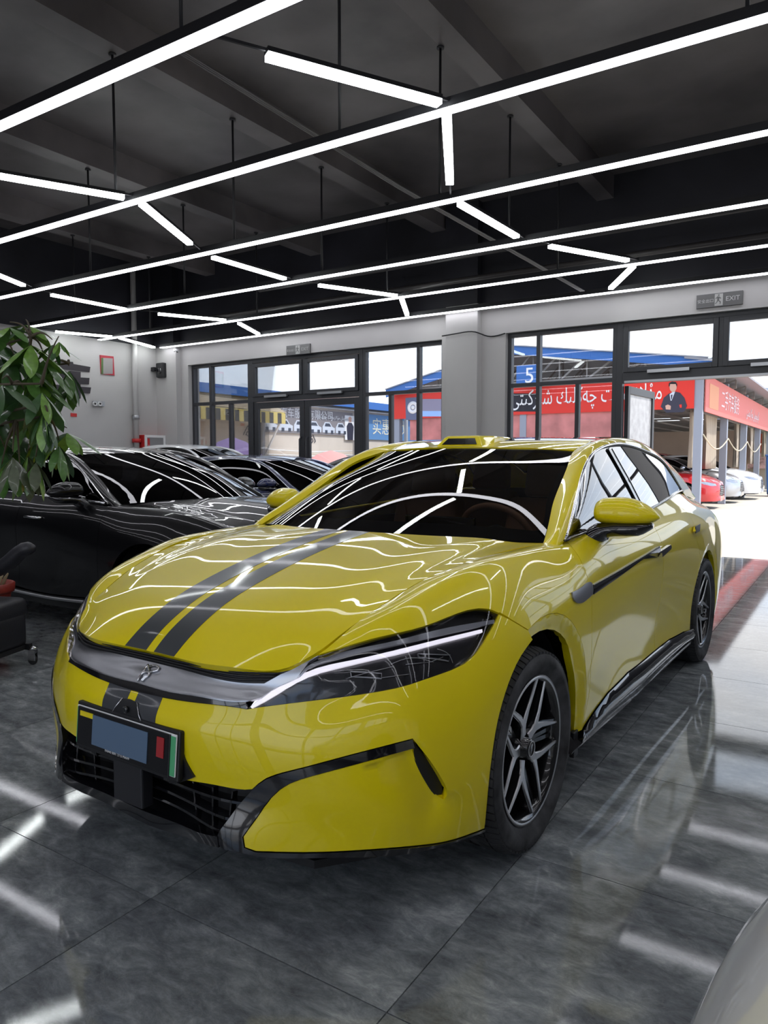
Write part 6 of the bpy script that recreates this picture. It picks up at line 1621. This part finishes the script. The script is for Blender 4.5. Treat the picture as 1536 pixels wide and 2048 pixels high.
for k in range(6):
    yc = 17.9 + k * .78
    o1 = MB().prism([(yc - .36, 2.33), (yc + .34, 2.33), (yc + .36, 2.5), (yc + .2, 2.55), (yc + .06, 2.7), (yc - .22, 2.7), (yc - .36, 2.53)], ST + .052, ST + .056, 'yz').build('printed_car', CARW, stl, fix=True); inv2(o1)
    o2 = MB().prism([(yc - .24, 2.55), (yc + .14, 2.55), (yc + .04, 2.66), (yc - .19, 2.66)], ST + .057, ST + .060, 'yz').prism([(yc - .22, 2.30), (yc - .08, 2.30), (yc - .08, 2.42), (yc - .22, 2.42)], ST + .057, ST + .06, 'yz').prism([(yc + .12, 2.30), (yc + .26, 2.30), (yc + .26, 2.42), (yc + .12, 2.42)], ST + .057, ST + .06, 'yz').build('printed_car_glass', CARD, stl, fix=True); inv2(o2)
pm_ = MB().box(ST + .052, ST + .058, 22.0, 22.62, 2.1, 3.0).build('portrait_sheet', WH, stl); inv2(pm_)
pf = MB().prism([(22.15, 2.1), (22.5, 2.1), (22.55, 2.6), (22.42, 2.74), (22.22, 2.74), (22.1, 2.6)], ST + .059, ST + .062, 'yz').build('portrait_jacket', SUIT, stl, fix=True); inv2(pf)
pf = MB().prism([(22.24, 2.76), (22.40, 2.76), (22.42, 2.92), (22.32, 2.97), (22.22, 2.92)], ST + .059, ST + .062, 'yz').build('portrait_head', SKIN, stl, fix=True); inv2(pf)
tt = text('stall_letters', '同路', .42, SUIT, stl, (0, 0, 0), (math.pi / 2, .6, math.pi / 2), .002); inv2(tt); tt.location = (ST + .02, 17.1, 2.05)
tt = text('stall_letters', '司', .42, SUIT, stl, (0, 0, 0), (math.pi / 2, -.6, math.pi / 2), .002); inv2(tt); tt.location = (ST + .02, 20.1, 2.05)
for z_ in (1.7, 1.55):
    o = MB().tube([(ST + .1, 17.5, z_), (ST + .1, 20, z_ - .06), (ST + .1, 22.4, z_)], .018, 6).build('white_rope', WH, stl); inv2(o)
for k, yy in enumerate((13.2, 17.3, 22.65, 26, 30)):
    o = MB().box(ST + .2, ST + .32, yy - .06, yy + .06, 0, 3.3).build('stall_post', mat('stall_post_pale', (.42, .42, .44), .5) if k == 0 else bpy.data.materials['stall_post_pale'], stl); inv2(o)
# striped awning and battens
AWY = mat('awning_yellow', (.62, .50, .16), .7); AWB = mat('awning_black', (.06, .055, .05), .7)
aw = empty('striped_awning', (ST + .9, 15.4, 2.5), label='yellow and black striped awning outside the leftmost windows', cat='awning')
for k in range(24):
    y0 = -2.2 + k * .185
    MB().box(.0, .03, y0, y0 + .185, -.02, .30).build('awning_stripe', AWY if k % 2 else AWB, aw)
bat = MB()
for k in range(9): bat.bar((-.9 + k * .1, -2.3, .42 + .06 * (8 - k)), (-.9 + k * .1, 2.4, .36 + .05 * (8 - k)), .035)
bat.build('roof_battens', mat('pale_timber', (.55, .47, .36), .7), aw)
MB().box(-.9, .0, -2.2, 2.24, .30, .33).build('awning_top', AWY, aw)
for yy in (-2.1, 2.1): MB().bar((-.02, yy, .1), (-.85, yy, -1.2), .05).build('awning_strut', WH, aw)
um_ = empty('market_umbrella', (-13.4, 13.6, 0), label='purple market umbrella outside the left windows', cat='umbrella')
MB().lathe([(.001, 1.95), (.35, 1.82), (.75, 1.50), (1.0, 1.25), (1.0, 1.12)], 8).build('umbrella_canopy', mat('purple_cloth', (.30, .20, .42), .7), um_)
MB().tube([(0, 0, 0), (0, 0, 1.95)], .02, 8).build('umbrella_pole', M['steel'], um_)
um2 = empty('market_umbrella', (-12.0, 15.9, 0), label='pale red market umbrella next to the purple one', cat='umbrella')
MB().lathe([(.001, 1.62), (.35, 1.52), (.75, 1.28), (1.0, 1.1), (1.0, 1.0)], 8).build('umbrella_canopy', mat('coral_cloth', (.70, .28, .24), .7), um2)
MB().tube([(0, 0, 0), (0, 0, 1.62)], .02, 8).build('umbrella_pole', M['steel'], um2)
# distant hills
hb = MB(); vs = []; n = 40
for i in range(n + 1):
    x = -20 + i * 4.5; h = 9 + 5 * math.sin(i * .37) + 2.5 * math.sin(i * 1.1 + 1)
    vs += [(x, 115, -1), (x, 118, h * .5), (x, 128, h)]
hb.add(vs, [(i * 3 + k, (i + 1) * 3 + k, (i + 1) * 3 + k + 1, i * 3 + k + 1) for i in range(n) for k in range(2)], True)
props(hb.build('hills', mat('blue_hills', (.16, .20, .26), .9)), kind='structure')
